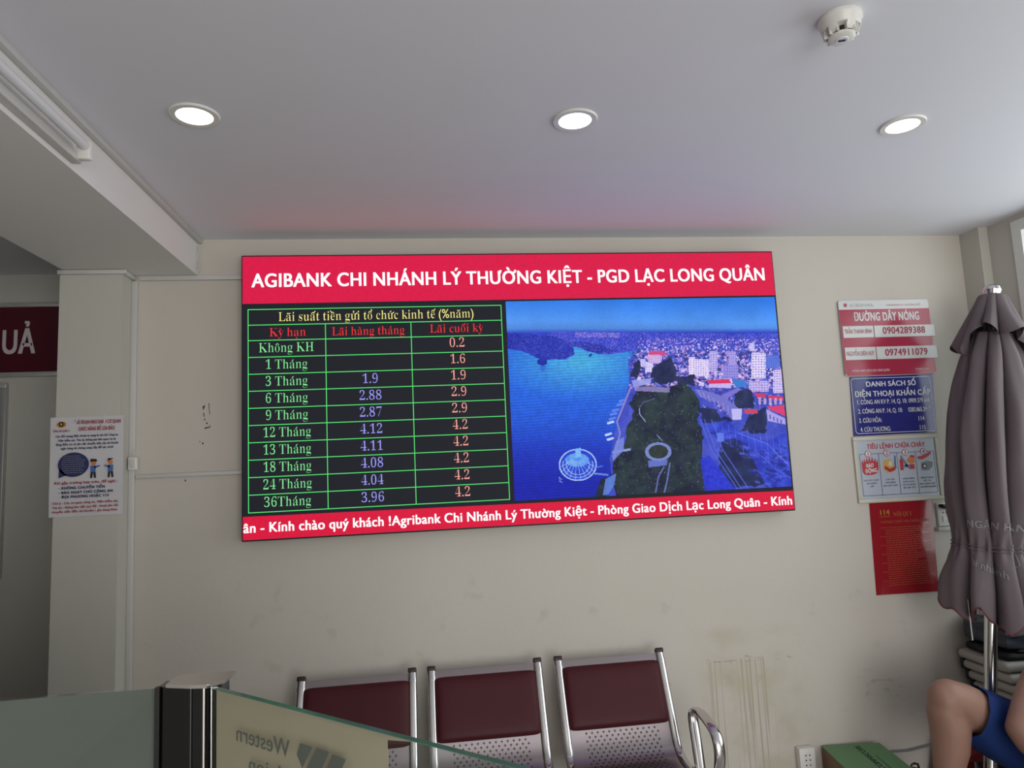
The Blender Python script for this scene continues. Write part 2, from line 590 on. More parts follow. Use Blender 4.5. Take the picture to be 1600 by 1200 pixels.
_MARK = {'\u0301': [(-0.04, 0.0), (0.09, 0.13)], '\u0300': [(0.04, 0.0), (-0.09, 0.13)],
         '\u0302': [(-0.13, 0.0), (0.0, 0.11), (0.13, 0.0)],
         '\u0303': [(-0.15, 0.02), (-0.08, 0.08), (0.06, 0.03), (0.14, 0.09)],
         '\u0306': [(-0.12, 0.11), (-0.06, 0.03), (0.06, 0.03), (0.12, 0.11)],
         '\u0309': [(-0.05, 0.14), (0.03, 0.16), (0.06, 0.11), (0.0, 0.06), (0.0, 0.0)]}

def glyph(ch, serif):
    key = (ch, serif)
    if key in _glyph:
        return _glyph[key]
    if ch == ' ':
        _glyph[key] = (np.zeros((0, 2)), [], 0.25)
        return _glyph[key]
    d = unicodedata.normalize('NFD', ch) if serif else ch
    q = unicodedata.normalize('NFD', ch)
    if not serif and '\u031b' in q:                      # horned letter, maybe with a tone: built from the plain letter
        v, f, w = glyph(q[0], False)
        f = list(f)
        up, x1 = q[0].isupper(), v[:, 0].max()
        top = v[:, 1].max()
        parts = [_stroke([(x1 - 0.10, top - 0.10), (x1 + 0.02, top - 0.07), (x1 + 0.05, top + 0.04)], 0.075)]
        cx = (v[:, 0].min() + x1) / 2
        for mk in q[1:]:
            if mk == '\u0323':
                parts.append((np.array([(math.cos(a) * 0.05 + cx, math.sin(a) * 0.05 - 0.14) for a in np.linspace(0, 2 * math.pi, 9)[:-1]]), [tuple(range(8))]))
            elif mk != '\u031b':
                parts.append(_stroke([(a + cx, b + top + 0.05) for a, b in _MARK[mk]], 0.07))
        for p, g in parts:
            f += [tuple(i + len(v) for i in e) for e in g]
            v = np.vstack([v, p])
        _glyph[key] = (v, f, w + 0.03)
        return _glyph[key]
    base = _serif_char(d[0]) if serif else ch
    bar = _serif_char('I') if serif else 'I'
    if serif and d[0].isalnum():
        v, f = _raw(base, thin=0.009)
        v = _lighten(v, f, 0.023)
    else:
        v, f = _raw(base)
    w = _raw(base + bar, True)[0][:, 0].max() - _raw(bar, True)[0][:, 0].max()
    f = list(f)
    if serif and len(d) > 1:
        cx = (v[:, 0].min() + v[:, 0].max()) / 2
        top = v[:, 1].max() + 0.05
        circ = False
        for mk in d[1:]:
            if mk == '\u0323':
                p = np.array([(math.cos(a) * 0.055 + cx, math.sin(a) * 0.055 - 0.15) for a in np.linspace(0, 2 * math.pi, 9)[:-1]])
                q = [tuple(range(8))]
            elif mk == '\u031b':
                x1 = v[:, 0].max()
                p, q = _stroke([(x1 - 0.08, 0.44), (x1 + 0.03, 0.47), (x1 + 0.07, 0.56)], 0.06)
            else:
                pts = _MARK[mk]
                ox, oy = cx, top
                if circ:
                    ox, oy = cx + (0.13 if mk != '\u0300' else -0.13), top + 0.08
                p, q = _stroke([(a + ox, b + oy) for a, b in pts], 0.055)
                if mk in ('\u0302', '\u0306'):
                    circ = True
            k = len(v)
            v = np.vstack([v, p])
            f += [tuple(i + k for i in qq) for qq in q]
    _glyph[key] = (v, f, w)
    return _glyph[key]

def layout(body, serif=False, bold=0.0):
    V, F, Wd, x, k = [], [], [], 0.0, 0
    shifts = [(0.0, 0.0)] if bold <= 0 else [(-bold / 2, -bold / 5), (bold / 2, -bold / 5), (-bold / 2, bold / 5), (bold / 2, bold / 5)]
    for ch in body:
        v, f, w = glyph(ch, serif)
        if len(v):
            for n, (sx, sy) in enumerate(shifts):
                V.append(v + np.array([x + sx, sy]))
                Wd.append(np.full(len(v), n * 0.00015))
                F += [tuple(i + k for i in q) for q in f]
                k += len(v)
        x += w + bold * 0.6
    return np.vstack(V), F, np.concatenate(Wd)

CAP = {}

def text(body, parent, mat, fn, u0, u1, v0, cap, serif=False, bold=0.0, align='fit', name='lettering', slope=0.0):
    """flat lettering; fn(u, v, w) -> world point. align 'fit' spans u0..u1; 'c','l','r' keep proportions about u0 (u1 = squeeze)"""
    if serif not in CAP:
        CAP[serif] = glyph('H', serif)[0][:, 1].max()
    V, F, Wd = layout(body, serif, bold)
    s = cap / CAP[serif]
    lo, hi = V[:, 0].min(), V[:, 0].max()
    if align == 'fit':
        U = u0 + (V[:, 0] - lo) / (hi - lo) * (u1 - u0)
    else:
        sx = s * (u1 or 1.0)
        wd = (hi - lo) * sx
        st = u0 - {'l': 0, 'c': wd / 2, 'r': wd}[align]
        U = st + (V[:, 0] - lo) * sx
    W = v0 + V[:, 1] * s + slope * (U - U.min())
    return build(name, MB().add([fn(a, b, w) for a, b, w in zip(U, W, Wd)], F), mat, parent, smooth=0, fixn=False)

def plane_fn(y):
    return lambda u, v, w=0.0: Vector((u, y - w, v))

def ngon(cx, cy, rx, ry=None, n=24, a0=0.0):
    ry = rx if ry is None else ry
    return [(cx + rx * math.cos(a0 + 2 * math.pi * i / n), cy + ry * math.sin(a0 + 2 * math.pi * i / n)) for i in range(n)]

def rrect(x0, x1, y0, y1, r, n=5):
    P = []
    for cx, cy, a in ((x1 - r, y1 - r, 0), (x0 + r, y1 - r, 90), (x0 + r, y0 + r, 180), (x1 - r, y0 + r, 270)):
        for i in range(n + 1):
            t = math.radians(a + 90 * i / n)
            P.append((cx + r * math.cos(t), cy + r * math.sin(t)))
    return P

def flat(mb, poly, fn):
    mb.add([fn(u, v) for u, v in poly], [tuple(range(len(poly)))])
    return mb

def decal(name, polys, mat, parent, fn, t=0.0008):
    mb = MB()
    for p in polys:
        mb.prism(p, fn, t)
    return build(name, mb, mat, parent, smooth=0)

# ================================================================== ROOM
ZC, ZB = 2.774, 2.601
struct('floor', MB().box(-5, 2.6, -6.9, 0.75, -0.1, 0.0), 'floor', smooth=0)
struct('ceiling', MB().box(-5, 2.6, -6.9, 0.75, ZC, ZC + 0.1), 'ceiling', smooth=0)
wall_back = struct('wall_back', MB().box(-1.80, 2.55, 0.0, 0.2, 0, ZC), 'wall', smooth=0)
# flecks where old tape tore the paint
chips = MB()
for poly in ([(-1.476, 1.990), (-1.466, 1.996), (-1.468, 1.985), (-1.474, 1.972)], [(-1.451, 2.005), (-1.448, 2.005), (-1.444, 1.952), (-1.446, 1.952)],
             [(-1.474, 1.962), (-1.470, 1.960), (-1.467, 1.940), (-1.471, 1.945)], [(-1.470, 1.932), (-1.464, 1.934), (-1.464, 1.928), (-1.469, 1.926)],
             [(-1.462, 1.915), (-1.455, 1.917), (-1.453, 1.911), (-1.459, 1.909)], [(-1.468, 1.893), (-1.447, 1.897), (-1.444, 1.893), (-1.466, 1.887)],
             [(-1.446, 1.905), (-1.444, 1.905), (-1.441, 1.893), (-1.444, 1.893)], [(-1.478, 1.825), (-1.473, 1.828), (-1.471, 1.819), (-1.476, 1.817)],
             [(-1.490, 1.833), (-1.486, 1.834), (-1.486, 1.829), (-1.489, 1.828)], [(-1.552, 1.662), (-1.546, 1.663), (-1.546, 1.655), (-1.551, 1.655)]):
    chips.prism(poly, plane_fn(0.0), 0.0008)
struct('chipped_paint', chips, 'ink_black', wall_back, smooth=0)
struct('pillar', MB().box(-2.045, -1.785, -0.11, 0.55, 0, ZB), 'pillar', smooth=0)
struct('ceiling_beam', MB().box(-2.03, -1.50, -6.5, 0.0, ZB, ZC).box(-2.03, -1.80, 0.0, 0.55, ZB, ZC), 'beam', smooth=0)
struct('wall_left', MB().box(-5, -1.9, 0.55, 0.70, 0, ZC), 'pillar', smooth=0)
struct('wall_side', MB().box(-5.1, -5.0, -6.9, 0.7, 0, ZC), 'pillar', smooth=0)
# corner column on the right
struct('corner_column', MB().box(2.400, 2.55, -0.13, 0.0, 0, ZC), 'pillar', smooth=0)
# right wall with its window opening
WX, WY0, WY1, WZ0, WZ1 = 2.452, -0.285, -3.2, 0.85, 2.742
struct('wall_right', MB().box(WX, WX + 0.12, WY0, -0.13, 0, ZC).box(WX, WX + 0.12, WY1, WY0, 0, WZ0)
       .box(WX, WX + 0.12, WY1, WY0, WZ1, ZC).box(WX, WX + 0.12, -6.9, WY1, 0, ZC), 'pillar', smooth=0)
win = empty('window_1', (WX, (WY0 + WY1) / 2, WZ0), 'white framed window in the wall behind the folded parasol', 'window')
win['kind'] = 'structure'
wf = MB()
for a, b in ((WY0 - 0.055, WY0), (WY1, WY1 + 0.055), (-1.29, -1.235), (-2.25, -2.195)):
    wf.box(WX - 0.012, WX + 0.06, a, b, WZ0 + 0.055, WZ1 - 0.055)
wf.box(WX - 0.012, WX + 0.06, WY1, WY0, WZ0, WZ0 + 0.055).box(WX - 0.012, WX + 0.06, WY1, WY0, WZ1 - 0.055, WZ1)
build('window_frame', wf, 'window_frame', win)
for a, b in ((-1.235, WY0 - 0.055), (-2.195, -1.29), (WY1 + 0.055, -2.25)):
    build('pane', MB().box(WX + 0.03, WX + 0.036, a, b, WZ0 + 0.055, WZ1 - 0.055), 'window_glass', win, smooth=0)
# shop front behind the camera: piers either side of the glass
struct('wall_front', MB().box(-5, -0.6, -6.9, -6.8, 0, ZC).box(-0.6, 2.55, -6.9, -6.8, 2.6, ZC), 'pillar', smooth=0)

# added unseen partition that keeps shopfront daylight off the wall beyond the pillar
struct('added_light_blocker', MB().box(-2.75, -2.65, -6.8, -1.7, 0, ZC), 'pillar', smooth=0)

# cable trunking
struct('trim_1', MB().box(-1.50, -1.478, -6.4, -0.002, ZC - 0.022, ZC, 0.003), 'white_pvc')                 # beam top edge
struct('trim_2', MB().box(-1.752, -1.283, -0.016, 0.0, 2.578, 2.600, 0.003), 'white_pvc')                   # wall, under the beam
struct('trim_3', MB().box(-2.05, -1.765, -0.126, -0.11, 2.580, 2.599, 0.003).box(-1.785, -1.769, -0.1095, -0.002, 2.580, 2.599, 0.003), 'white_pvc')
struct('trim_4', MB().box(-1.785, -1.760, -0.016, 0.0, 0.02, 2.575, 0.003), 'white_pvc')                    # vertical by the pillar
struct('trim_5', MB().box(-1.757, -1.29, -0.014, 0.0, 1.676, 1.694, 0.003), 'white_pvc')                    # mid-height run to the display
struct('trim_6', MB().box(2.074, 2.40, -0.018, 0.0, 1.232, 1.253, 0.003), 'white_pvc')                      # under the wall socket
struct('baseboard_back', MB().box(-1.76, 2.40, -0.012, 0.0, 0.0, 0.09, 0.003), 'pillar')
loose = MB().tube([(-1.497 + 0.004 * math.sin(i * 1.1), -0.012, 2.74 - i * 0.0135) for i in range(11)], 0.0035, 6)
build('loose_wire', loose, 'white_pvc', label='thin loose white wire hanging at the end of the ceiling beam', cat='wire')

# ================================================================== LED DISPLAY
DX0, DZ0, DW, DH, DY = -1.28, 1.385, 2.56, 1.28, -0.09
disp = empty('led_display', (0, DY, DZ0), 'wide red, black and blue LED rate board lit up on the wall above the bench', 'display')
build('cabinet', MB().box(DX0 - 0.004, DX0 + DW + 0.004, DY + 0.002, -0.001, DZ0 - 0.004, DZ0 + DH + 0.004, 0.003), 'black', disp)

def S(u, v, w=0.0):
    return Vector((DX0 + u, DY - w, DZ0 + v))

def layer(k):
    return lambda u, v, w=0.0: S(u, v, k * 0.0009 + w)

build('screen_panel', MB().prism([(0, 0), (DW, 0), (DW, DH), (0, DH)], lambda u, v, w: S(u, v, w - 0.002), 0.002), 'led_black', disp, smooth=0)
hdr = decal('header_band', [[(0.002, 1.057), (DW - 0.002, 1.057), (DW - 0.002, DH - 0.003), (0.002, DH - 0.003)]], 'led_red', disp, layer(0))
ftr = decal('ticker_band', [[(0.002, 0.003), (DW - 0.002, 0.003), (DW - 0.002, 0.092), (0.002, 0.104)]], 'led_red2', disp, layer(0))
L2 = layer(1.3)
text('AGIBANK CHI NHÁNH LÝ THƯỜNG KIỆT - PGD LẠC LONG QUÂN', hdr, 'led_white', L2, 0.041, 2.511, 1.134, 0.062, bold=0.055)
text('ân - Kính chào quý khách !Agribank Chi Nhánh Lý Thường Kiệt - Phòng Giao Dịch Lạc Long Quân - Kính', ftr, 'led_white', L2, 0.004, 2.548, 0.0345, 0.041, bold=0.055, slope=-0.0035)
# rate table
tb = MB()
rowz = [1.030, 0.958] + [0.887 - 0.0767 * i for i in range(11)]
cx = [0.026, 0.367, 0.755, 1.180]
lw = 0.0034
for i, z in enumerate(rowz):
    tb.prism([(cx[0] - lw / 2, z - lw / 2), (cx[3] + lw / 2, z - lw / 2), (cx[3] + lw / 2, z + lw / 2), (cx[0] - lw / 2, z + lw / 2)], layer(0), 0.0006)
for i, x in enumerate(cx):
    zt = rowz[0] if i in (0, 3) else rowz[1]
    tb.prism([(x - lw / 2, rowz[-1]), (x + lw / 2, rowz[-1]), (x + lw / 2, zt), (x - lw / 2, zt)], layer(0.2), 0.0006)
tbl = build('rate_table', tb, 'led_green', disp, smooth=0)
text('Lãi suất tiền gửi tổ chức kinh tế (%năm)', tbl, 'led_yellow', layer(1), 0.159, 1.048, 0.974, 0.041, serif=True)
text('Kỳ hạn', tbl, 'led_red_text', layer(1), 0.119, 0.279, 0.904, 0.039, serif=True)
text('Lãi hàng tháng', tbl, 'led_red_text', layer(1), 0.396, 0.724, 0.902, 0.039, serif=True)
text('Lãi cuối kỳ', tbl, 'led_red_text', layer(1), 0.842, 1.091, 0.905, 0.039, serif=True)
rows = [('Không KH', '', '0.2'), ('1 Tháng', '', '1.6'), ('3 Tháng', '1.9', '1.9'), ('6 Tháng', '2.88', '2.9'), ('9 Tháng', '2.87', '2.9'),
        ('12 Tháng', '4.12', '4.2'), ('13 Tháng', '4.11', '4.2'), ('18 Tháng', '4.08', '4.2'), ('24 Tháng', '4.04', '4.2'), ('36Tháng', '3.96', '4.2')]
for i, (a, b, c) in enumerate(rows):
    z = rowz[2 + i] - 0.0767 + 0.022
    half = {0: 0.121, 5: 0.103, 6: 0.103, 7: 0.103, 8: 0.104, 9: 0.100}.get(i, 0.091)
    text(a, tbl, 'led_text_green', layer(1), 0.193 - half, 0.193 + half, z, 0.042, serif=True)
    if b:
        hw = 0.034 if len(b) == 3 else 0.049
        text(b, tbl, 'led_lilac', layer(1), 0.563 - hw, 0.563 + hw, z - 0.001, 0.042, serif=True)
    text(c, tbl, 'led_coral', layer(1), 0.966 - 0.034, 0.966 + 0.034, z + 0.003, 0.042, serif=True)

# the aerial photograph shown on the display, painted as a field of diodes
def aerial():
    W, H = 520, 350
    rs = np.random.RandomState(11)
    src = np.array([(35, 82), (1435, 40), (1530, 1045), (78, 1110)], float)     # picture corners in sketch units
    dst = np.array([(0, 0), (W, 0), (W, H), (0, H)], float)
    A = []
    for (x, y), (X, Y) in zip(dst, src):
        A.append([x, y, 1, 0, 0, 0, -X * x, -X * y])
        A.append([0, 0, 0, x, y, 1, -Y * x, -Y * y])
    h = np.linalg.solve(np.array(A), src.reshape(-1))
    Hm = np.append(h, 1).reshape(3, 3)
    gx, gy = np.meshgrid(np.arange(W) + 0.5, np.arange(H) + 0.5)
    q = Hm @ np.stack([gx.ravel(), gy.ravel(), np.ones(W * H)])
    X, Y = (q[0] / q[2]).reshape(H, W), (q[1] / q[2]).reshape(H, W)
    im = np.zeros((H, W, 3))

    def vn(scale, oct=4, seed=0):
        r = np.random.RandomState(seed + 100)
        out, amp, tot = np.zeros((H, W)), 1.0, 0
        for o in range(oct):
            s = scale / 2 ** o
            xi, yi = X / s + 50, Y / s + 50
            g = r.rand(int(1700 / s) + 110, int(1700 / s) + 110)
            x0, y0 = np.floor(xi).astype(int), np.floor(yi).astype(int)
            fx, fy = xi - x0, yi - y0
            fx, fy = fx * fx * (3 - 2 * fx), fy * fy * (3 - 2 * fy)
            v = (g[y0, x0] * (1 - fx) + g[y0, x0 + 1] * fx) * (1 - fy) + (g[y0 + 1, x0] * (1 - fx) + g[y0 + 1, x0 + 1] * fx) * fy
            out += v * amp
            tot += amp
            amp *= 0.55
        return out / tot

    def inside(poly):
        r = np.zeros((H, W), bool)
        n = len(poly)
        for i in range(n):
            x0, y0 = poly[i]
            x1, y1 = poly[(i + 1) % n]
            c = ((y0 > Y) != (y1 > Y)) & (X < (x1 - x0) * (Y - y0) / (y1 - y0 + 1e-9) + x0)
            r ^= c
        return r

    wx, wy = vn(46, 3, 21) - 0.5, vn(46, 3, 22) - 0.5

    def organic(p, amp=36):
        nonlocal X, Y
        x0, y0 = X, Y
        X, Y = X + wx * amp, Y + wy * amp
        m = inside(p)
        X, Y = x0, y0
        return m

    def put(mask, col, a=1.0):
        col = np.array(col, float)
        if col.ndim == 1:
            im[mask] = im[mask] * (1 - a) + col * a
        else:
            im[mask] = im[mask] * (1 - a) + col[mask] * a

    def mix(c0, c1, t):
        t = np.clip(t, 0, 1)[..., None]
        return np.array(c0) * (1 - t) + np.array(c1) * t

    def poly(p, c, a=1.0):
        put(inside(p), c, a)

    def line(pts, w, c, a=1.0):
        for (x0, y0), (x1, y1) in zip(pts[:-1], pts[1:]):
            dx, dy = x1 - x0, y1 - y0
            t = np.clip(((X - x0) * dx + (Y - y0) * dy) / (dx * dx + dy * dy + 1e-9), 0, 1)
            d = np.hypot(X - x0 - t * dx, Y - y0 - t * dy)
            put(d < w / 2, c, a)

    def rect(x, y, w, hh, c, a=1.0):
        put((X > x) & (X < x + w) & (Y > y) & (Y < y + hh), c, a)

    n1, n2, n3, n4 = vn(260, 4, 1), vn(40, 3, 2), vn(16, 2, 3), vn(90, 4, 4)
    # sky
    sky = mix((40, 118, 226), (84, 150, 238), (Y - 60) / 130)
    sky = sky * (0.90 + 0.22 * n1[..., None])
    sky = sky * (1 - 0.30 * np.clip((Y - 175) / 55, 0, 1)[..., None]) + np.array((60, 92, 190)) * 0.22 * np.clip((Y - 175) / 55, 0, 1)[..., None]
    im[:] = sky
    # far shore and city haze
    far = mix((28, 52, 180), (58, 74, 205), n2 * 1.4 - 0.2)
    hz = np.clip((Y - (216 - (X - 700) * 0.012) + 10 * (n2 - 0.5)) / 22, 0, 1)
    im[:] = im * (1 - hz[..., None]) + far * hz[..., None]
    spk = rs.rand(H, W)
    band = (Y > 236) & (Y < 350) & (X > 250)
    put(band & (spk > 0.80), mix((120, 110, 215), (168, 140, 226), n3), 0.75)
    put((Y > 238) & (Y < 262) & (X > 390) & (X < 620) & (spk > 0.45), (176, 150, 224), 0.7)
    # lake
    d = np.hypot((X - 420) / 420, (Y - 390) / 190)
    wat = mix((74, 178, 236), (36, 104, 232), d - 0.1)
    wat = wat * (1 - np.clip((Y - 520) / 330, 0, 1)[..., None]) + mix((38, 98, 232), (20, 34, 178), (Y - 560) / 460) * np.clip((Y - 520) / 330, 0, 1)[..., None]
    wat = wat * (0.93 + 0.07 * np.sin(Y * 0.42 + X * 0.03))[..., None] * (0.92 + 0.16 * n3[..., None])
    lake = inside([(30, 322), (150, 345), (190, 372), (250, 378), (340, 378), (384, 352), (378, 318), (300, 296), (340, 300), (420, 316), (500, 345), (560, 352), (640, 338),
                   (700, 330), (760, 322), (770, 332), (690, 350), (662, 372), (668, 440), (676, 480), (660, 520), (650, 580), (606, 700), (584, 800), (566, 900), (575, 980), (540, 1090), (520, 1130), (40, 1150)])
    put(lake, wat)
    dark = mix((22, 36, 150), (44, 60, 186), n2)
    for p in ([(40, 240), (300, 262), (380, 320), (384, 352), (345, 376), (250, 376), (190, 366), (120, 340), (40, 318)], [(300, 285), (470, 290), (600, 330), (560, 352), (500, 348), (420, 320), (340, 300)],
              [(198, 378), (222, 358), (246, 374), (248, 398), (222, 412), (200, 402)], [(456, 350), (468, 346), (470, 364), (456, 366)]):
        put(organic(p, 22), dark)
    put(inside([(40, 240), (300, 262), (380, 320), (384, 352), (345, 376), (250, 376), (40, 318)]) & (spk > 0.90), (110, 112, 216), 0.7)
    put(inside([(300, 285), (470, 290), (600, 330), (560, 352), (340, 300)]) & (spk > 0.86), (150, 132, 220), 0.7)
    poly([(205, 412), (240, 412), (232, 440), (214, 440)], (40, 86, 205), 0.6)
    # right-hand city
    city = inside([(664, 372), (690, 350), (770, 330), (900, 316), (1100, 300), (1480, 300), (1540, 1130), (1040, 1130), (560, 1130), (580, 980), (566, 900), (584, 800), (606, 700), (650, 580), (668, 500)])
    put(city, mix((44, 62, 176), (84, 92, 206), n2))
    for k in range(2600):
        y = 262 + 238 * rs.rand() ** 1.3
        x = 620 + 860 * rs.rand()
        if x < 700 + max(0, 345 - y) * 0.2 or (y < 345 and x < 640 + (345 - y) * 2.0 and rs.rand() < 0.7):
            continue
        s = 3 + (y - 250) * 0.055
        w, hh = s * (0.7 + rs.rand()), s * (0.6 + rs.rand())
        c = [(176, 158, 232), (210, 186, 238), (128, 116, 214), (70, 74, 190), (36, 46, 150), (196, 142, 210), (92, 110, 218), (230, 214, 246)][rs.randint(8)]
        rect(x, y, w, hh, c, 0.85)
    # low clutter: little roofs and tree clumps between the towers
    for k in range(1500):
        x, y = 660 + 830 * rs.rand(), 330 + 330 * rs.rand() ** 1.2
        if y > 520 and x < 1040:
            continue
        w, hh = 5 + 12 * rs.rand(), 3 + 8 * rs.rand()
        c = [(150, 138, 218), (96, 98, 200), (52, 62, 160), (30, 40, 120), (190, 170, 232), (64, 78, 190), (176, 110, 180), (40, 52, 132)][rs.randint(8)]
        rect(x, y, w, hh, c, 0.75)
    for k in range(150):
        x, y = 680 + 800 * rs.rand(), 330 + 240 * rs.rand()
        put(np.hypot(X - x + wx * 16, (Y - y) * 1.3 + wy * 16) < 4 + 8 * rs.rand(), mix((26, 38, 112), (44, 60, 130), n3), 0.8)
    # towers with window grids
    def tower(x, y, w, hh, c, dk, cols, rws):
        rect(x, y, w, hh, c)
        for i in range(cols):
            for j in range(rws):
                rect(x + w * (i + 0.3) / cols, y + hh * (j + 0.3) / rws, w / cols * 0.5, hh / rws * 0.45, dk, 0.8)
    tower(980, 362, 34, 96, (232, 214, 244), (150, 140, 214), 2, 8)
    tower(1012, 372, 76, 90, (226, 212, 246), (128, 126, 214), 6, 8)
    tower(1090, 330, 40, 108, (190, 176, 236), (96, 104, 206), 3, 9)
    tower(1190, 330, 40, 70, (172, 158, 230), (92, 96, 200), 4, 7)
    tower(1162, 400, 80, 72, (150, 140, 222), (90, 94, 200), 6, 5)
    tower(1300, 284, 28, 44, (206, 198, 244), (130, 134, 220), 2, 4)
    tower(1312, 336, 76, 136, (226, 212, 246), (96, 104, 206), 5, 10)
    tower(1390, 348, 70, 70, (96, 120, 220), (44, 76, 190), 6, 6)
    tower(1428, 426, 56, 122, (212, 196, 242), (120, 120, 212), 4, 9)
    tower(1300, 486, 104, 56, (196, 178, 236), (104, 104, 204), 7, 4)
    tower(752, 388, 40, 54, (222, 212, 246), (126, 134, 214), 3, 5)
    tower(722, 374, 32, 40, (206, 196, 242), (112, 124, 214), 3, 4)
    tower(766, 350, 70, 44, (212, 180, 230), (126, 112, 204), 6, 4)
    poly([(764, 350), (776, 332), (846, 330), (866, 352)], (204, 70, 132))
    poly([(1076, 482), (1190, 478), (1206, 496), (1088, 502)], (214, 46, 96))
    poly([(1086, 502), (1206, 497), (1204, 524), (1084, 520)], (196, 178, 236))
    poly([(1206, 482), (1270, 478), (1300, 510), (1232, 522)], (58, 122, 206))
    # trees: dark masses over the park
    tree = mix((18, 24, 48), (42, 54, 68), n2 * 1.7 - 0.35)
    park = organic([(700, 530), (780, 512), (880, 520), (960, 500), (1010, 540), (1040, 600), (1030, 700), (1060, 780), (1050, 900), (1080, 1100), (600, 1130), (580, 1000), (586, 900), (650, 820), (660, 720), (690, 640), (664, 600)])
    put(park, tree)
    put(inside([(490, 1090), (520, 1000), (560, 990), (545, 1120), (480, 1130)]), tree)
    for p in ([(680, 380), (720, 376), (716, 470), (684, 468)], [(780, 430), (830, 400), (880, 372), (912, 420), (915, 480), (850, 506), (780, 470)], [(910, 460), (1000, 450), (1010, 500), (920, 520)],
              [(1030, 620), (1130, 640), (1196, 700), (1190, 716), (1070, 712)], [(1222, 560), (1280, 522), (1326, 560), (1324, 628), (1262, 630), (1218, 600)], [(1340, 640), (1390, 620), (1404, 750), (1330, 770), (1250, 740), (1290, 700)],
              [(1140, 820), (1200, 770), (1290, 800), (1330, 880), (1400, 960), (1440, 1040), (1200, 1060), (1140, 940)]):
        put(organic(p, 46), mix((18, 26, 66), (40, 50, 88), n2 * 1.6 - 0.3), 0.94)
    gl = park & (n4 > 0.57)
    put(gl, mix((28, 44, 54), (52, 74, 66), n2), 0.7)
    for k in range(60):
        x, y = 640 + 380 * rs.rand(), 620 + 440 * rs.rand()
        m = park & (np.hypot(X - x, (Y - y) * 1.2) < 12 + 22 * rs.rand())
        put(m, mix((20, 30, 48), (48, 66, 62), n3), 0.6)
    put(park & (spk > 0.994), (170, 180, 226), 0.7)
    # blue roofs and roads at the lower right
    br = inside([(1060, 720), (1180, 690), (1260, 760), (1400, 800), (1500, 760), (1540, 1130), (1400, 1060), (1320, 900), (1240, 790), (1130, 800), (1110, 770)])
    put(br, mix((32, 44, 170), (58, 80, 214), n2 * 1.4 - 0.2), 0.95)
    put(inside([(1040, 900), (1090, 880), (1230, 1060), (1070, 1090)]), mix((28, 40, 180), (52, 66, 220), n3))
    for k in range(12):
        line([(1120 + k * 34, 700 + k * 8), (1136 + k * 34, 800 + k * 16)], 3, (92, 112, 226), 0.7)
    for k in range(420):
        x, y = 1060 + 440 * rs.rand(), 700 + 380 * rs.rand()
        if br[min(H - 1, max(0, int((y - 60) / 1040 * H))), min(W - 1, max(0, int((x - 40) / 1460 * W)))]:
            w = 8 + 26 * rs.rand()
            poly([(x, y), (x + w, y + w * 0.35), (x + w * 0.7, y + w * 0.8), (x - w * 0.3, y + w * 0.4)], [(70, 84, 214), (44, 54, 180), (28, 36, 130), (90, 104, 222), (24, 32, 92)][rs.randint(5)], 0.55)
    for off in (0, 22, 60):
        line([(1040 + off, 690), (1100 + off, 850), (1240 + off, 1060)], 6, (84, 104, 222), 0.75)
    line([(1240, 760), (1400, 820), (1540, 960)], 5, (110, 122, 226), 0.7)
    line([(1330, 850), (1440, 950), (1540, 1010)], 5, (98, 110, 220), 0.6)
    rect(1130, 760, 36, 46, (96, 126, 230), 0.9)
    # long lilac market roofs
    poly([(1010, 530), (1060, 534), (1170, 570), (1230, 620), (1262, 640), (1258, 690), (1206, 690), (1150, 610), (1040, 570)], (112, 112, 200))
    for k in range(9):
        line([(1030 + k * 26, 534 + k * 14), (1046 + k * 24, 572 + k * 14)], 3, (164, 160, 226), 0.8)
    poly([(1206, 634), (1262, 630), (1258, 690), (1212, 690)], (188, 184, 240))
    poly([(1150, 560), (1240, 520), (1260, 530), (1180, 580)], (120, 112, 206))
    # red roofs at the right edge
    poly([(1326, 546), (1384, 552), (1392, 574), (1340, 572)], (196, 60, 108))
    poly([(1400, 562), (1480, 566), (1484, 588), (1406, 584)], (204, 56, 104))
    for k in range(5):
        rect(1350 + k * 28, 576, 14, 34, (206, 176, 216), 0.8)
        poly([(1270, 636), (1340, 634), (1348, 656), (1280, 660)], (196, 70, 92))
    poly([(1394, 622), (1486, 612), (1496, 672), (1420, 640)], (214, 60, 112))
    poly([(1392, 636), (1494, 684), (1496, 716), (1400, 696)], (168, 160, 226))
    for k in range(4):
        rect(1408 + k * 20, 664 + k * 9, 8, 22, (84, 90, 190), 0.9)
    # shore path, plaza, boats
    line([(676, 520), (640, 610), (604, 700)], 9, (156, 132, 196), 0.9)
    line([(604, 700), (620, 760), (600, 840), (585, 900)], 9, (128, 140, 214), 0.85)
    line([(585, 860), (670, 846)], 12, (150, 168, 226), 0.9)
    poly([(600, 800), (640, 780), (640, 850), (590, 900), (578, 880)], (120, 136, 216), 0.85)
    poly([(545, 1000), (600, 970), (590, 1030), (560, 1080), (530, 1085)], (92, 128, 212), 0.9)
    poly([(690, 520), (800, 516), (880, 524), (878, 548), (700, 540)], (168, 150, 222), 0.7)
    poly([(680, 484), (780, 474), (784, 500), (690, 520)], (160, 168, 232), 0.8)
    for x, y in ((576, 640), (566, 660), (560, 684), (552, 704), (600, 610), (612, 590), (540, 766), (550, 790)):
        poly([(x, y), (x + 36, y - 10), (x + 40, y), (x + 4, y + 12)], (96, 130, 232) if y < 700 else (190, 208, 246))
    r = np.hypot((X - 820) / 62, (Y - 858) / 44)
    put((r < 1.12) & (r > 0.82), (128, 142, 210), 0.9)
    put(r < 0.80, mix((26, 40, 42), (56, 66, 60), n3))
    poly([(766, 904), (870, 900), (862, 930), (770, 940)], (108, 122, 214), 0.85)
    line([(848, 940), (820, 990), (806, 1070)], 7, (112, 126, 200), 0.8)
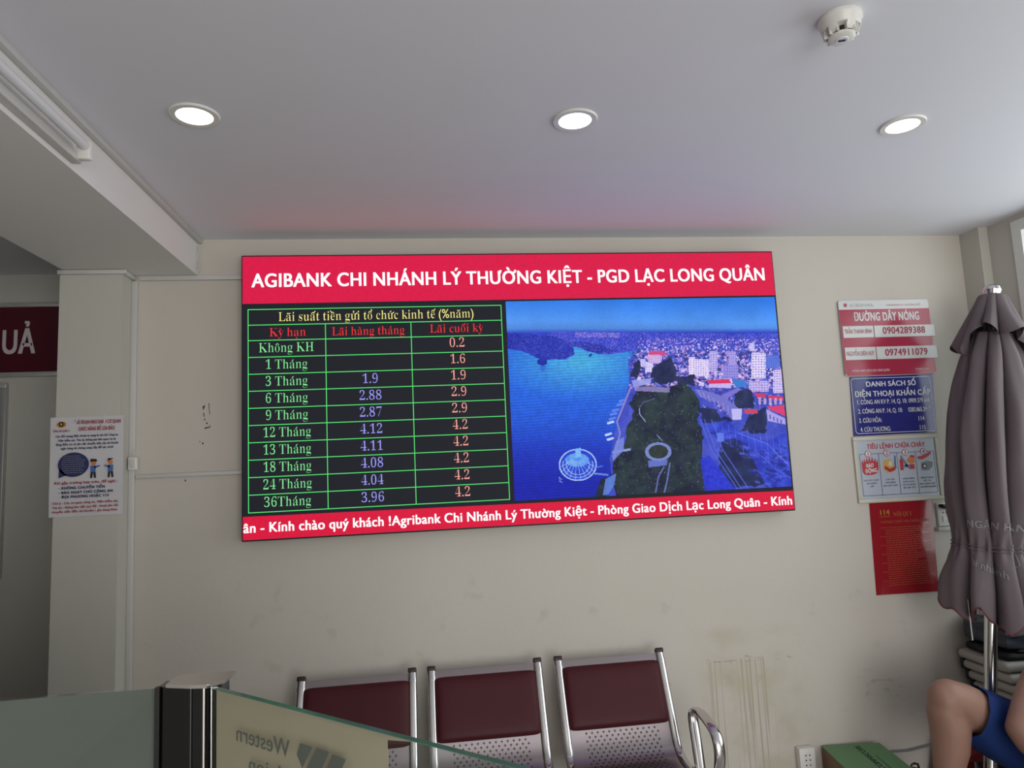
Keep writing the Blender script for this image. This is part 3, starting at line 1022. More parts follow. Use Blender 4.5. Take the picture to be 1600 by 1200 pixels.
    line([(880, 920), (868, 1000), (852, 1070)], 8, (112, 126, 200), 0.8)
    line([(720, 630), (722, 660), (752, 700)], 5, (150, 160, 200), 0.9)
    line([(800, 580), (740, 600), (720, 630)], 4, (96, 108, 160), 0.8)
    line([(812, 770), (840, 800)], 5, (140, 150, 216), 0.8)
    # domed pavilion on the water
    e = np.hypot((X - 402) / 96, (Y - 925) / 82)
    put(e < 1, mix((26, 52, 196), (46, 84, 214), n3))
    put((e < 1.02) & (e > 0.95), (170, 196, 244))
    put((np.hypot((X - 398) / 62, (Y - 900) / 36) < 1), mix((60, 120, 226), (120, 180, 240), n3))
    for k in range(10):
        a = math.pi * (0.05 + 0.1 * k)
        line([(398 + 20 * math.cos(a), 896 + 12 * math.sin(a)), (402 + 94 * math.cos(a), 925 + 80 * math.sin(a))], 3, (150, 184, 242), 0.8)
    for rr in (0.62, 0.8):
        put((abs(e - rr) < 0.03) & (Y > 905), (160, 190, 242), 0.8)
    poly([(388, 842), (416, 836), (420, 880), (392, 892)], (120, 180, 244))
    line([(480, 970), (556, 978)], 9, (120, 152, 232), 0.85)
    line([(490, 940), (530, 932)], 6, (90, 130, 230), 0.8)
    line([(318, 1000), (306, 990), (310, 1010), (322, 1016)], 5, (120, 150, 230), 0.8)
    # diode texture
    im *= (0.95 + 0.10 * rs.rand(H, W))[..., None]
    im[:] = np.clip(im, 0, 255)
    c = im / 255.0
    c = np.where(c <= 0.04045, c / 12.92, ((c + 0.055) / 1.055) ** 2.4)
    xs, ys = np.linspace(0, 1, W + 1), np.linspace(0, 1, H + 1)
    # picture corners on the display
    u0, u1, v0, v1 = 1.203, 2.554, 0.112, 1.048
    o = Vector(wpos(disp))
    gu, gv = np.meshgrid(u0 + (u1 - u0) * xs, v1 + (v0 - v1) * ys)
    V = np.zeros(((W + 1) * (H + 1), 3))
    V[:, 0] = DX0 + gu.ravel() - o.x
    V[:, 1] = DY - 0.0008 - o.y
    V[:, 2] = DZ0 + gv.ravel() - o.z
    i, j = np.meshgrid(np.arange(W), np.arange(H))
    a = (j * (W + 1) + i).ravel()
    F = np.stack([a, a + W + 1, a + W + 2, a + 1], 1).astype(np.int32)
    me = bpy.data.meshes.new('picture')
    me.vertices.add(len(V))
    me.vertices.foreach_set('co', V.ravel())
    me.loops.add(F.size)
    me.loops.foreach_set('vertex_index', F.ravel())
    me.polygons.add(len(F))
    me.polygons.foreach_set('loop_start', np.arange(0, F.size, 4, dtype=np.int32))
    me.update()
    at = me.color_attributes.new('diodes', 'FLOAT_COLOR', 'CORNER')
    col = np.ones((len(F), 4, 4), np.float32)
    col[:, :, :3] = c.reshape(-1, 1, 3)
    at.data.foreach_set('color', col.ravel())
    m = emissive('led_picture', (0, 0, 0, 1))
    n = m.node_tree.nodes.new('ShaderNodeAttribute')
    n.attribute_name = 'diodes'
    m.node_tree.links.new(n.outputs['Color'], m.node_tree.nodes['Principled BSDF'].inputs['Emission Color'])
    me.materials.append(m)
    ob = bpy.data.objects.new('picture', me)
    COL.objects.link(ob)
    ob.parent = disp
    tag(ob, 'aerial view of a blue lake beside a dense city and a dark green park')
aerial()

# ================================================================== CEILING FITTINGS
def downlight(x, y, label):
    d = empty('downlight', (x, y, ZC), label, 'ceiling light', 'recessed round downlights')
    build('trim_ring', MB().lathe([(0.052, -0.001), (0.054, -0.006), (0.071, -0.006), (0.074, -0.002), (0.074, 0.0), (0.052, 0.0)], (x, y, ZC), 40), 'white_plastic', d)
    build('diffuser', MB().lathe([(0.0, -0.0045), (0.045, -0.0045), (0.0545, -0.003), (0.0545, -0.001)], (x, y, ZC), 40), 'lamp', d)
    return d
d0 = downlight(-1.146, -1.182, 'lit round white downlight nearest the ceiling beam')
for x, lab in ((0.045, 'lit round white downlight above the middle of the display board, second from the beam'), (1.208, 'lit round white downlight nearest the window, beyond the smoke detector')):
    c = copy_tree(d0)
    c.location = (x, -1.19, ZC)
    c['label'] = lab

sd = empty('smoke_detector', (0.628, -1.745, ZC), 'white domed smoke detector on the ceiling near the window side', 'smoke detector')
c0 = (0.628, -1.745, ZC)
build('base', MB().lathe([(0.052, 0.0), (0.054, -0.004), (0.054, -0.012), (0.050, -0.018), (0.049, -0.028), (0.045, -0.034), (0.030, -0.036)], c0, 40), 'white_plastic', sd)
build('chamber', MB().lathe([(0.026, -0.030), (0.026, -0.052), (0.0, -0.052)], c0, 24), 'black', sd)
ribs = MB()
for k in range(6):
    a = k * math.pi / 3 + 0.3
    for s in range(2):
        a2 = a + s * 0.5
        u = Vector((math.cos(a2), math.sin(a2), 0))
        ribs.obox(Vector(c0) + u * 0.035 + Vector((0, 0, -0.042)), u, Vector((-u.y, u.x, 0)), (0, 0, 1), 0.008, 0.0018, 0.012)
    pts = []
    rows_ = []
    for h, r in ((-0.030, 0.047), (-0.044, 0.043), (-0.052, 0.036)):
        rows_.append([Vector(c0) + Vector((math.cos(a + t) * r, math.sin(a + t) * r, h)) for t in np.linspace(0, 0.5, 6)])
    ribs.grid(rows_)
build('cage', ribs, 'white_plastic', sd, smooth=50)
cap_ = build('cap', MB().lathe([(0.0, -0.062), (0.026, -0.061), (0.033, -0.057), (0.033, -0.052), (0.0, -0.052)], c0, 36), 'white_plastic', sd)
build('badge', MB().lathe([(0.0, -0.0632), (0.015, -0.0632), (0.0165, -0.061)], c0, 24), 'ink_white', cap_)
build('emblem', MB().obox(Vector(c0) + Vector((0, 0, -0.0636)), (0.95, -0.3, 0), (0.3, 0.95, 0), (0, 0, 1), 0.009, 0.0042, 0.0006), 'ink_navy', cap_, smooth=0)

# fluorescent batten on the side of the beam
fl = empty('fluorescent_batten', (-1.50, -1.76, 2.64), 'unlit white fluorescent batten fixed along the side of the ceiling beam', 'lamp')
build('housing', MB().box(-1.50, -1.472, -2.36, -1.170, 2.617, 2.645, 0.004), 'white_pvc', fl)
build('tube', MB().tube([(-1.452, -2.34, 2.662), (-1.452, -1.20, 2.662)], 0.014, 16), 'tube', fl)
for y in (-2.352, -1.188):
    build('lamp_holder', MB().box(-1.478, -1.438, y - 0.012, y + 0.012, 2.622, 2.678, 0.006), 'white_plastic', fl)

# ================================================================== LEFT ROOM
ls = empty('wall_sign', (-2.85, 0.55, 2.40), 'dark maroon signboard with pale capital letters between two pale rails beyond the pillar', 'sign')
build('board', MB().box(-3.75, -2.20, 0.53, 0.549, 2.252, 2.594), 'sign_maroon', ls, smooth=0)
build('rail', MB().box(-3.75, -2.20, 0.522, 0.549, 2.594, 2.618, 0.003), 'frame_alu', ls)
build('rail', MB().box(-3.75, -2.20, 0.522, 0.549, 2.228, 2.252, 0.003), 'frame_alu', ls)
lf = plane_fn(0.529)
text('Q', ls, 'sign_letter', lf, -2.752, -2.652, 2.351, 0.121, bold=0.06)
text('U', ls, 'sign_letter', lf, -2.627, -2.555, 2.351, 0.121, bold=0.06)
text('Ả', ls, 'sign_letter', lf, -2.550, -2.468, 2.351, 0.121, bold=0.06)
fb = empty('framed_notice', (-2.9, 0.55, 1.70), 'silver framed dark red notice under the maroon signboard, mostly out of view', 'notice')
build('backing', MB().box(-3.2, -2.62, 0.535, 0.549, 1.235, 2.18), 'paper', fb, smooth=0)
fr = MB()
for a in (-3.22, -2.625):
    fr.box(a, a + 0.028, 0.520, 0.549, 1.243, 2.170, 0.002)
fr.box(-3.22, -2.597, 0.520, 0.549, 2.170, 2.198, 0.004).box(-3.22, -2.597, 0.520, 0.549, 1.215, 1.243, 0.004)
build('frame', fr, 'frame_alu', fb)
build('print', MB().box(-3.19, -2.634, 0.532, 0.535, 2.04, 2.165), 'sign_maroon', fb, smooth=0)

# ================================================================== POSTER ON THE PILLAR
PY = -0.1125
po = empty('fraud_warning_poster', (-1.915, PY, 1.74), 'white warning poster with red and navy lettering taped to the pillar', 'poster')
pw = MB()
pw.grid([[Vector((-2.060 + 0.295 * i / 12 - 0.004 * j / 12, PY - 0.0008 * (1 + math.sin(i * 0.9 + j * 0.6)) * (0.4 if 1 < i < 10 else 1.0), 1.530 + 0.422 * j / 12)) for i in range(13)] for j in range(13)])
build('sheet', pw, 'paper', po, smooth=60)
pf = lambda u, v, w=0.0: Vector((u, PY - 0.0042 - w, v))
PA = [  # red title, navy text ... : body, x0, x1, baseline, cap, ink, bold
    ('THỦ ĐOẠN MẠO DANH CƠ QUAN', -1.966, -1.779, 1.921, 0.0150, 'ink_crimson', 0.09), ('CHỨC NĂNG ĐỂ LỪA ĐẢO', -1.950, -1.803, 1.892, 0.0150, 'ink_crimson', 0.09),
    ('CÔNG AN QUẬN 11', -2.051, -1.985, 1.889, 0.0085, 'ink_crimson', 0.08),
    ('Các đối tượng điện thoại tự xưng là cán bộ Công an,', -2.040, -1.787, 1.866, 0.0088, 'ink_navy', 0.09),
    ('Viện kiểm sát, Tòa án thông qua liên quan vụ án', -2.030, -1.797, 1.848, 0.0088, 'ink_navy', 0.09),
    ('đang điều tra và yêu cầu chuyển tiền vào tài khoản', -2.038, -1.787, 1.831, 0.0088, 'ink_navy', 0.09),
    ('ngân hàng do chúng cung cấp để xác minh', -2.018, -1.807, 1.814, 0.0088, 'ink_navy', 0.09),
    ('Khi gặp trường hợp trên, đề nghị :', -2.040, -1.788, 1.667, 0.0105, 'ink_crimson', 0.08),
    ('- KHÔNG CHUYỂN TIỀN', -2.022, -1.838, 1.645, 0.0105, 'ink_navy', 0.12), ('- BÁO NGAY CHO CÔNG AN', -2.022, -1.806, 1.626, 0.0105, 'ink_navy', 0.12),
    ('ĐỊA PHƯƠNG HOẶC 113', -2.010, -1.822, 1.608, 0.0105, 'ink_navy', 0.12),
    ('Chú ý : Các cơ quan công an, Viện kiểm sát,', -2.046, -1.783, 1.583, 0.0092, 'ink_crimson', 0.08),
    ('Tòa án... không làm việc qua điện thoại yêu cầu', -2.046, -1.783, 1.565, 0.0092, 'ink_crimson', 0.08),
    ('chuyển tiền đến tài khoản ngân hàng khác', -2.046, -1.785, 1.547, 0.0092, 'ink_crimson', 0.08)]
for b, a0, a1, z, cap, ink, bo in PA:
    text(b, po, ink, pf, a0, a1, z, cap, bold=bo)
bub = decal('speech_bubble', [ngon(-1.966, 1.748, 0.062, 0.052, 32), [(-2.022, 1.735), (-1.99, 1.705), (-2.024, 1.693)]], 'ink_navy', po, pf)
bl = MB()
for k in range(9):
    z = 1.783 - k * 0.0088
    hw = 0.046 * math.sqrt(max(0.05, 1 - ((z - 1.748) / 0.056) ** 2))
    x = -1.966 - hw
    while x < -1.966 + hw - 0.006:
        w = 0.004 + 0.008 * rnd.random()
        bl.prism([(x, z), (x + w, z), (x + w, z + 0.003), (x, z + 0.003)], lambda u, v, q: pf(u, v, 0.001 + q), 0.0004)
        x += w + 0.003
build('fine_print', bl, 'ink_grey', bub, smooth=0)
em = decal('emblem', [ngon(-2.018, 1.921, 0.018, 0.013, 24)], 'ink_gold', po, pf)
decal('star', [ngon(-2.018, 1.922, 0.010, 0.010, 12)], 'ink_black', em, lambda u, v, w=0.0: pf(u, v, 0.001 + w))
decal('star', [ngon(-2.018, 1.922, 0.0045, 0.0045, 10)], 'ink_yellow', em, lambda u, v, w=0.0: pf(u, v, 0.002 + w))
# two plain little officers in profile: cap, face, shirt, arm, legs
for ox, s in ((-1.886, 1), (-1.816, -1)):
    man = decal('printed_officer', [[(ox - 0.012, 1.741), (ox + 0.010, 1.741), (ox + 0.009, 1.712), (ox - 0.011, 1.712)],
                                    [(ox + s * 0.004, 1.738), (ox + s * 0.026, 1.742), (ox + s * 0.026, 1.737), (ox + s * 0.004, 1.728)]], 'ink_blue', po, pf)
    decal('face', [ngon(ox + s * 0.001, 1.752, 0.010, 0.010, 16)], 'ink_orange', man, lambda u, v, w=0.0: pf(u, v, 0.001 + w))
    decal('cap', [[(ox - 0.013, 1.757), (ox + s * 0.013 + 0.003, 1.758), (ox + 0.012, 1.768), (ox - 0.010, 1.770)]], 'ink_black', man, lambda u, v, w=0.0: pf(u, v, 0.0018 + w))
    decal('trousers', [[(ox - 0.010, 1.713), (ox - 0.001, 1.713), (ox - 0.004, 1.688), (ox - 0.012, 1.688)], [(ox, 1.713), (ox + 0.009, 1.713), (ox + 0.012, 1.688), (ox + 0.004, 1.688)]], 'ink_black', man, pf)
for (x, z, a) in ((-1.957, 1.938, -0.3), (-1.845, 1.940, 0.0), (-1.868, 1.560, -0.15)):
    u = Vector((math.cos(a), 0, math.sin(a)))
    build('tape_strip', MB().obox((x, PY - 0.0055, z), u, (0, 1, 0), (-u.z, 0, u.x), 0.0024, 0.0006, 0.020), 'tape', po, smooth=0)

# ================================================================== SIGNS ON THE BACK WALL
def sign(name, x0, x1, z0, z1, label):
    return empty(name, ((x0 + x1) / 2, 0, z0), label, 'sign')

hs = sign('hotline_sign', 1.66, 2.17, 2.035, 2.425, 'white and crimson hotline sign with two phone numbers, topmost of the wall signs')
build('board', MB().prism(rrect(1.660, 2.165, 2.032, 2.426, 0.014), plane_fn(-0.008), 0.004), 'sign_white', hs)
hb = decal('red_field', [[(1.660, 2.300), (2.165, 2.300), (2.165, 2.378), (1.660, 2.378)], [(1.660, 2.214), (2.165, 2.214), (2.165, 2.300), (1.660, 2.300)],
                         [(1.660, 2.046), (1.660, 2.214), (2.165, 2.214), (2.165, 2.046), (2.153, 2.033), (1.672, 2.033)]], 'sign_red', hs, plane_fn(-0.0122))
hf = plane_fn(-0.0132)
text('ĐƯỜNG DÂY NÓNG', hb, 'ink_white', hf, 1.738, 2.104, 2.318, 0.042, bold=0.09)
for z0, z1, nm, num in ((2.229, 2.291, 'TRẦN THANH BÌNH', '0904289388'), (2.114, 2.180, 'NGUYỄN DIÊN HUY', '0974911079')):
    for x0, x1 in ((1.668, 1.838), (1.842, 2.182)):
        p = build('name_plate', MB().box(x0, x1, -0.0165, -0.0125, z0, z1, 0.0012, 1), 'sign_white', hs)
        if x0 < 1.7:
            text(nm, p, 'ink_crimson', plane_fn(-0.0168), x0 + 0.008, x1 - 0.010, z0 + 0.022, 0.022, bold=0.02)
        else:
            text(num, p, 'ink_crimson', plane_fn(-0.0168), x0 + 0.046, x1 - 0.056, z0 + 0.018, 0.034, bold=0.05)
decal('logo', [[(1.689 + a, 2.393 + b), (1.697 + a, 2.393 + b), (1.697 + a, 2.401 + b), (1.689 + a, 2.401 + b)] for a in (0, 0.009) for b in (0, 0.009)], 'ink_crimson', hs, plane_fn(-0.0122))
text('AGRIBANK', hs, 'ink_grey', plane_fn(-0.0124), 1.716, 1.858, 2.392, 0.016, serif=True)
text('CHI NHÁNH LÝ THƯỜNG KIỆT', hs, 'ink_crimson', plane_fn(-0.0124), 1.926, 2.122, 2.393, 0.010)
text('PHÒNG GIAO DỊCH LẠC LONG QUÂN', hb, 'ink_white', hf, 1.700, 1.905, 2.053, 0.011)
text('www.agribank.com.vn', hb, 'ink_white', hf, 2.050, 2.125, 2.056, 0.008)

bs = sign('emergency_phone_sign', 1.68, 2.14, 1.728, 2.03, 'navy blue sign listing emergency phone numbers, below the crimson hotline sign')
build('board', MB().prism([(1.676, 1.726), (2.134, 1.730), (2.146, 2.030), (1.687, 2.028)], plane_fn(-0.002), 0.005), 'sign_blue', bs, smooth=0)
bf = plane_fn(-0.0078)
o_, i_ = rrect(1.688, 2.128, 1.737, 2.020, 0.016), rrect(1.6905, 2.1255, 1.7395, 2.0175, 0.014)
bd = MB()
n_ = len(o_)
bd.add([bf(*p) for p in o_] + [bf(*p) for p in i_], [(i, (i + 1) % n_, n_ + (i + 1) % n_, n_ + i) for i in range(n_)])
build('border', bd, 'ink_white', bs, smooth=0)
text('DANH SÁCH SỐ', bs, 'ink_white', bf, 1.770, 2.046, 1.976, 0.025, bold=0.05)
text('ĐIỆN THOẠI KHẨN CẤP', bs, 'ink_white', bf, 1.702, 2.122, 1.925, 0.027, bold=0.05)
for i, (a, b, xa, xb, xc, xd) in enumerate((('1. CÔNG AN KV P. 14, Q. 10:', '0909.379.646', 1.712, 1.986, 1.996, 2.112), ('2. CÔNG AN P. 14, Q. 10:', '0283.865.2917', 1.712, 1.956, 1.988, 2.112),
                                            ('3. CỨU HỎA:', '114', 1.712, 1.836, 2.040, 2.072), ('4. CỨU THƯƠNG:', '115', 1.714, 1.880, 2.042, 2.074))):
    z = 1.886 - i * 0.0465
    text(a, bs, 'ink_white', bf, xa, xb, z, 0.022, bold=0.02)
    text(b, bs, 'ink_white', bf, xc, xd, z, 0.022, bold=0.02)

fs_ = sign('fire_instruction_sign', 1.66, 2.13, 1.388, 1.724, 'cream framed fire-order sign with four numbered picture panels, below the navy sign')
FX0, FX1, FZ0, FZ1 = 1.664, 2.132, 1.390, 1.722
fr = MB()
fr.box(FX0, FX1, -0.014, -0.001, FZ0, FZ0 + 0.020, 0.003).box(FX0, FX1, -0.014, -0.001, FZ1 - 0.020, FZ1, 0.003)
fr.box(FX0, FX0 + 0.020, -0.014, -0.001, FZ0 + 0.020, FZ1 - 0.020, 0.002).box(FX1 - 0.020, FX1, -0.014, -0.001, FZ0 + 0.020, FZ1 - 0.020, 0.002)
build('frame', fr, 'border_cream', fs_)
build('sheet', MB().box(FX0 + 0.018, FX1 - 0.018, -0.008, -0.002, FZ0 + 0.018, FZ1 - 0.018), 'panel_pale', fs_, smooth=0)
ff = plane_fn(-0.0085)
text('TIÊU LỆNH CHỮA CHÁY', fs_, 'ink_red', ff, 1.738, 2.058, 1.659, 0.023, bold=0.07)
gx = [1.694, 1.797, 1.897, 1.999, 2.100]
gr = MB()
lw = 0.0022
for x in gx:
    gr.prism([(x - lw / 2, 1.426), (x + lw / 2, 1.426), (x + lw / 2, 1.634), (x - lw / 2, 1.634)], ff, 0.0004)
for z in (1.426, 1.634):
    gr.prism([(gx[0], z - lw / 2), (gx[-1], z - lw / 2), (gx[-1], z + lw / 2), (gx[0], z + lw / 2)], ff, 0.0004)
build('panel_lines', gr, 'ink_navy', fs_, smooth=0)
caps = (('KHI XẢY CHÁY', 'BÁO ĐỘNG', 'GẤP'), ('CÚP CẦU', 'DAO ĐIỆN', 'NƠI XẢY CHÁY'), ('DÙNG BÌNH', 'CHỮA CHÁY,', 'CÁT VÀ NƯỚC', 'ĐỂ DẬP TẮT'), ('ĐIỆN THOẠI', 'SỐ 114', 'ĐỘI CHỮA CHÁY', 'CHUYÊN NGHIỆP'))
for i in range(4):
    xc = (gx[i] + gx[i + 1]) / 2
    b = decal('number_badge', [ngon(xc - 0.006, 1.634, 0.0165)], 'ink_crimson', fs_, ff)
    decal('number_disc', [ngon(xc - 0.006, 1.634, 0.0135)], 'ink_white', b, lambda u, v, w=0.0: ff(u, v, 0.001 + w))
    text(str(i + 1), b, 'ink_crimson', lambda u, v, w=0.0: ff(u, v, 0.0022 + w), xc - 0.006, 1.0, 1.625, 0.018, bold=0.06, align='c')
    for k, t in enumerate(caps[i]):
        wd = min(0.088, 0.0068 * len(t))
        text(t, fs_, 'ink_navy', ff, xc - wd / 2, xc + wd / 2, 1.498 - k * 0.0152, 0.0072, bold=0.02)
# panel 1: flames behind the word
fl1 = decal('flames', [[(1.702, 1.545), (1.700, 1.585), (1.704, 1.605), (1.712, 1.588), (1.716, 1.612), (1.724, 1.590), (1.730, 1.618), (1.738, 1.592), (1.744, 1.622), (1.752, 1.594), (1.760, 1.620), (1.768, 1.592),
                        (1.776, 1.612), (1.782, 1.588), (1.790, 1.606), (1.790, 1.560), (1.780, 1.538), (1.760, 1.530), (1.730, 1.528), (1.712, 1.532)]], 'ink_red', fs_, ff)
f2 = lambda u, v, w=0.0: ff(u, v, 0.0012 + w)
text('BÁO', fl1, 'ink_white', f2, 1.724, 1.764, 1.566, 0.018, bold=0.08, slope=0.08)
text('ĐỘNG', fl1, 'ink_white', f2, 1.716, 1.780, 1.538, 0.019, bold=0.08, slope=0.08)
# panel 2: yellow burst with a red knife switch
star = []
for k in range(28):
    r = 0.040 if k % 2 == 0 else 0.027
    star.append((1.846 + r * math.cos(k * math.pi / 14) * 0.9, 1.570 + r * math.sin(k * math.pi / 14)))
b2 = decal('burst', [star], 'ink_yellow', fs_, ff)
decal('switch', [[(1.826, 1.572), (1.850, 1.556), (1.878, 1.564), (1.880, 1.548), (1.850, 1.538), (1.820, 1.556)]], 'ink_red', b2, f2)
decal('switch_rail', [[(1.876, 1.556), (1.886, 1.556), (1.888, 1.618), (1.882, 1.622)]], 'ink_blue', b2, f2)
decal('hand', [[(1.840, 1.574), (1.862, 1.566), (1.866, 1.590), (1.850, 1.596)]], 'paper', b2, lambda u, v, w=0.0: ff(u, v, 0.002 + w))
# panel 3: extinguisher, bucket and sand
b3 = decal('extinguisher', [[(1.908, 1.545), (1.926, 1.545), (1.928, 1.592), (1.918, 1.604), (1.908, 1.596)]], 'ink_red', fs_, ff)
decal('red_bucket', [[(1.960, 1.548), (1.986, 1.548), (1.988, 1.572), (1.958, 1.572)]], 'ink_red', fs_, ff)
decal('nozzle', [[(1.964, 1.606), (1.990, 1.598), (1.992, 1.616), (1.972, 1.620)]], 'ink_red', fs_, ff)
decal('sand_pile', [[(1.946, 1.590), (1.962, 1.610), (1.986, 1.606), (1.992, 1.584), (1.972, 1.574)]], 'ink_orange', b3, f2)
decal('shovel', [[(1.912, 1.610), (1.918, 1.622), (1.950, 1.572), (1.966, 1.556), (1.956, 1.550), (1.940, 1.566)]], 'ink_grey', b3, f2)
decal('bucket', [[(1.932, 1.556), (1.952, 1.562), (1.946, 1.574), (1.930, 1.570)]], 'ink_blue', b3, f2)
# panel 4: red hand set over a dial phone
b4 = decal('telephone', [[(2.024, 1.540), (2.062, 1.538), (2.086, 1.556), (2.090, 1.580), (2.060, 1.586), (2.026, 1.578)]], 'ink_grey', fs_, ff)
decal('hand_set', [[(2.008, 1.598), (2.030, 1.594), (2.062, 1.606), (2.088, 1.624), (2.078, 1.632), (2.056, 1.620), (2.030, 1.612), (2.010, 1.610)]], 'ink_red', b4, f2)
decal('dial', [ngon(2.042, 1.560, 0.013)], 'ink_black', b4, f2)
decal('dial', [ngon(2.042, 1.560, 0.007)], 'ink_white', b4, lambda u, v, w=0.0: ff(u, v, 0.002 + w))

rs_ = sign('regulation_sign', 1.71, 2.06, 0.94, 1.388, 'plain deep red sign with dull gold lettering, lowest of the wall signs')
build('board', MB().prism([(1.712, 0.940), (2.047, 0.938), (2.062, 1.388), (1.724, 1.388)], plane_fn(-0.0005), 0.004), 'sign_red_deep', rs_, smooth=0)
rf = plane_fn(-0.0052)
text('114', rs_, 'ink_gold', rf, 1.775, 1.826, 1.328, 0.024, bold=0.08)
decal('underline', [[(1.770, 1.316), (1.828, 1.317), (1.828, 1.321), (1.770, 1.320)]], 'ink_dullgold', rs_, rf)
text('NỘI QUY', rs_, 'ink_gold', rf, 1.845, 1.948, 1.318, 0.020, serif=True)
text('PHÒNG CHÁY VÀ CHỮA CHÁY', rs_, 'ink_dullgold', rf, 1.775, 2.038, 1.285, 0.013, bold=0.04)
fp = MB()
for k in range(27):
    z = 1.262 - k * 0.0108
    x = 1.765 - 0.0004 * k + (0.03 if k % 4 else 0.0)
    xe = 2.035 - 0.0004 * k - (0.09 * rnd.random() if k % 4 == 3 else 0.0)
    while x < xe:
        w = 0.006 + 0.014 * rnd.random()
        fp.prism([(x, z), (min(x + w, xe), z), (min(x + w, xe), z + 0.0034), (x, z + 0.0034)], rf, 0.0003)
        x += w + 0.004
build('fine_print', fp, 'ink_dullgold', rs_, smooth=0)
build('screw', MB().lathe([(0.0, -0.007), (0.003, -0.006), (0.003, 0)], (1.745, 0, 1.272), 10, (0, 1, 0)), 'ink_black', rs_)

# ================================================================== SOCKETS, SMALL WALL THINGS
ws = empty('wall_socket', (2.128, 0, 1.254), 'white wall socket plate with a black plug, right of the red sign', 'socket')
build('plate', MB().box(2.084, 2.170, -0.012, 0.0, 1.255, 1.371, 0.003), 'white_plastic', ws)
so = MB()
for x in (2.112, 2.130):
    so.lathe([(0.0, -0.0135), (0.004, -0.0135), (0.004, -0.010)], (x, 0, 1.322), 10, (0, 1, 0))
build('pin_hole', so, 'black', ws)
build('switch_rocker', MB().box(2.104, 2.136, -0.016, -0.011, 1.276, 1.306, 0.002), 'white_plastic', ws)
pl = empty('black_plug', (2.12, -0.012, 1.345), 'black plug pushed into the wall socket beside the parasol', 'plug')
build('plug_body', MB().tube([(2.098, -0.013, 1.358), (2.100, -0.030, 1.356), (2.150, -0.042, 1.342), (2.185, -0.046, 1.330)], [0.008, 0.011, 0.009, 0.006], 12), 'black', pl)
build('cable', MB().tube([(2.184, -0.046, 1.330), (2.22, -0.048, 1.31), (2.25, -0.03, 1.22), (2.26, -0.02, 1.0), (2.27, -0.02, 0.75)], 0.003, 6), 'black', pl)
mb_ = empty('meter_box', (2.19, 0, 1.28), 'small dark box with pinkish-red labels beside the wall socket', 'box')
build('case', MB().box(2.172, 2.235, -0.028, 0.0, 1.278, 1.372, 0.003), 'crate', mb_)
for z in (1.286, 1.330):
    build('red_label', MB().box(2.180, 2.226, -0.0295, -0.027, z, z + 0.034), 'sign_red', mb_, smooth=0)

lo = empty('power_strip', (1.265, 0, 0.0), 'white surface-mounted power outlet block low on the wall beside the green box', 'outlet')
build('body', MB().box(1.218, 1.296, -0.042, 0.0, 0.105, 0.276, 0.005), 'white_plastic', lo)
for k in range(3):
    h = MB()
    for x in (1.248, 1.268):
        h.lathe([(0.0, -0.0432), (0.0034, -0.0432), (0.0034, -0.040)], (x, 0, 0.246 - k * 0.022), 10, (0, 1, 0))
    build('pin_hole', h, 'black', lo)
wc = MB().tube([(1.60, -0.017, 0.195), (1.70, -0.018, 0.212), (1.78, -0.017, 0.208), (1.92, -0.018, 0.225), (2.06, -0.017, 0.22)], 0.0045, 6)
build('wall_cable', wc, 'ink_grey', label='grey cable running low along the wall behind the bent leg', cat='cable')
jb = empty('junction_box', (-1.757, 0, 1.72), 'small white cable clip box on the trunking right of the poster', 'junction box')
build('case', MB().box(-1.778, -1.742, -0.040, -0.014, 1.716, 1.772, 0.004), 'white_plastic', jb)
build('lid', MB().box(-1.772, -1.748, -0.043, -0.039, 1.724, 1.764, 0.002), 'white_pvc', jb)
build('wire', MB().tube([(-1.762, -0.020, 1.772), (-1.763, -0.02, 1.79), (-1.760, -0.018, 1.81)], 0.002, 6), 'white_pvc', jb)

# ================================================================== WAITING BENCH
bench = empty('waiting_bench', (-0.24, -0.42, 0), 'three-seat steel waiting bench with burgundy back pads against the wall', 'bench')
PROF = [(-0.120, 0.790), (-0.150, 0.735), (-0.180, 0.670), (-0.213, 0.600), (-0.243, 0.535), (-0.262, 0.490), (-0.282, 0.452), (-0.312, 0.424), (-0.355, 0.408), (-0.42, 0.405), (-0.50, 0.411), (-0.58, 0.419),
        (-0.66, 0.424), (-0.705, 0.420), (-0.728, 0.405), (-0.735, 0.385)]
def dense(P, n=64):
    P = np.array(P)
    for _ in range(3):
        Q = [P[0]]
        for a, b in zip(P[:-1], P[1:]):
            Q += [a * 0.75 + b * 0.25, a * 0.25 + b * 0.75]
        Q.append(P[-1])
        P = np.array(Q)
    s = np.concatenate([[0], np.cumsum(np.hypot(*np.diff(P, axis=0).T))])
    t = np.linspace(0, s[-1], n)
    return np.stack([np.interp(t, s, P[:, 0]), np.interp(t, s, P[:, 1])], 1), t
DP, DS = dense(PROF)
def prof(s):
    y, z = np.interp(s, DS, DP[:, 0]), np.interp(s, DS, DP[:, 1])
    e = 0.004
    y2, z2 = np.interp(s + e, DS, DP[:, 0]), np.interp(s + e, DS, DP[:, 1])
    y1, z1 = np.interp(s - e, DS, DP[:, 0]), np.interp(s - e, DS, DP[:, 1])
    ty, tz = y2 - y1, z2 - z1
    l = math.hypot(ty, tz) + 1e-9
    return float(y), float(z), float(tz / l), float(-ty / l)        # point and normal (towards the sitter)
HW = 0.228
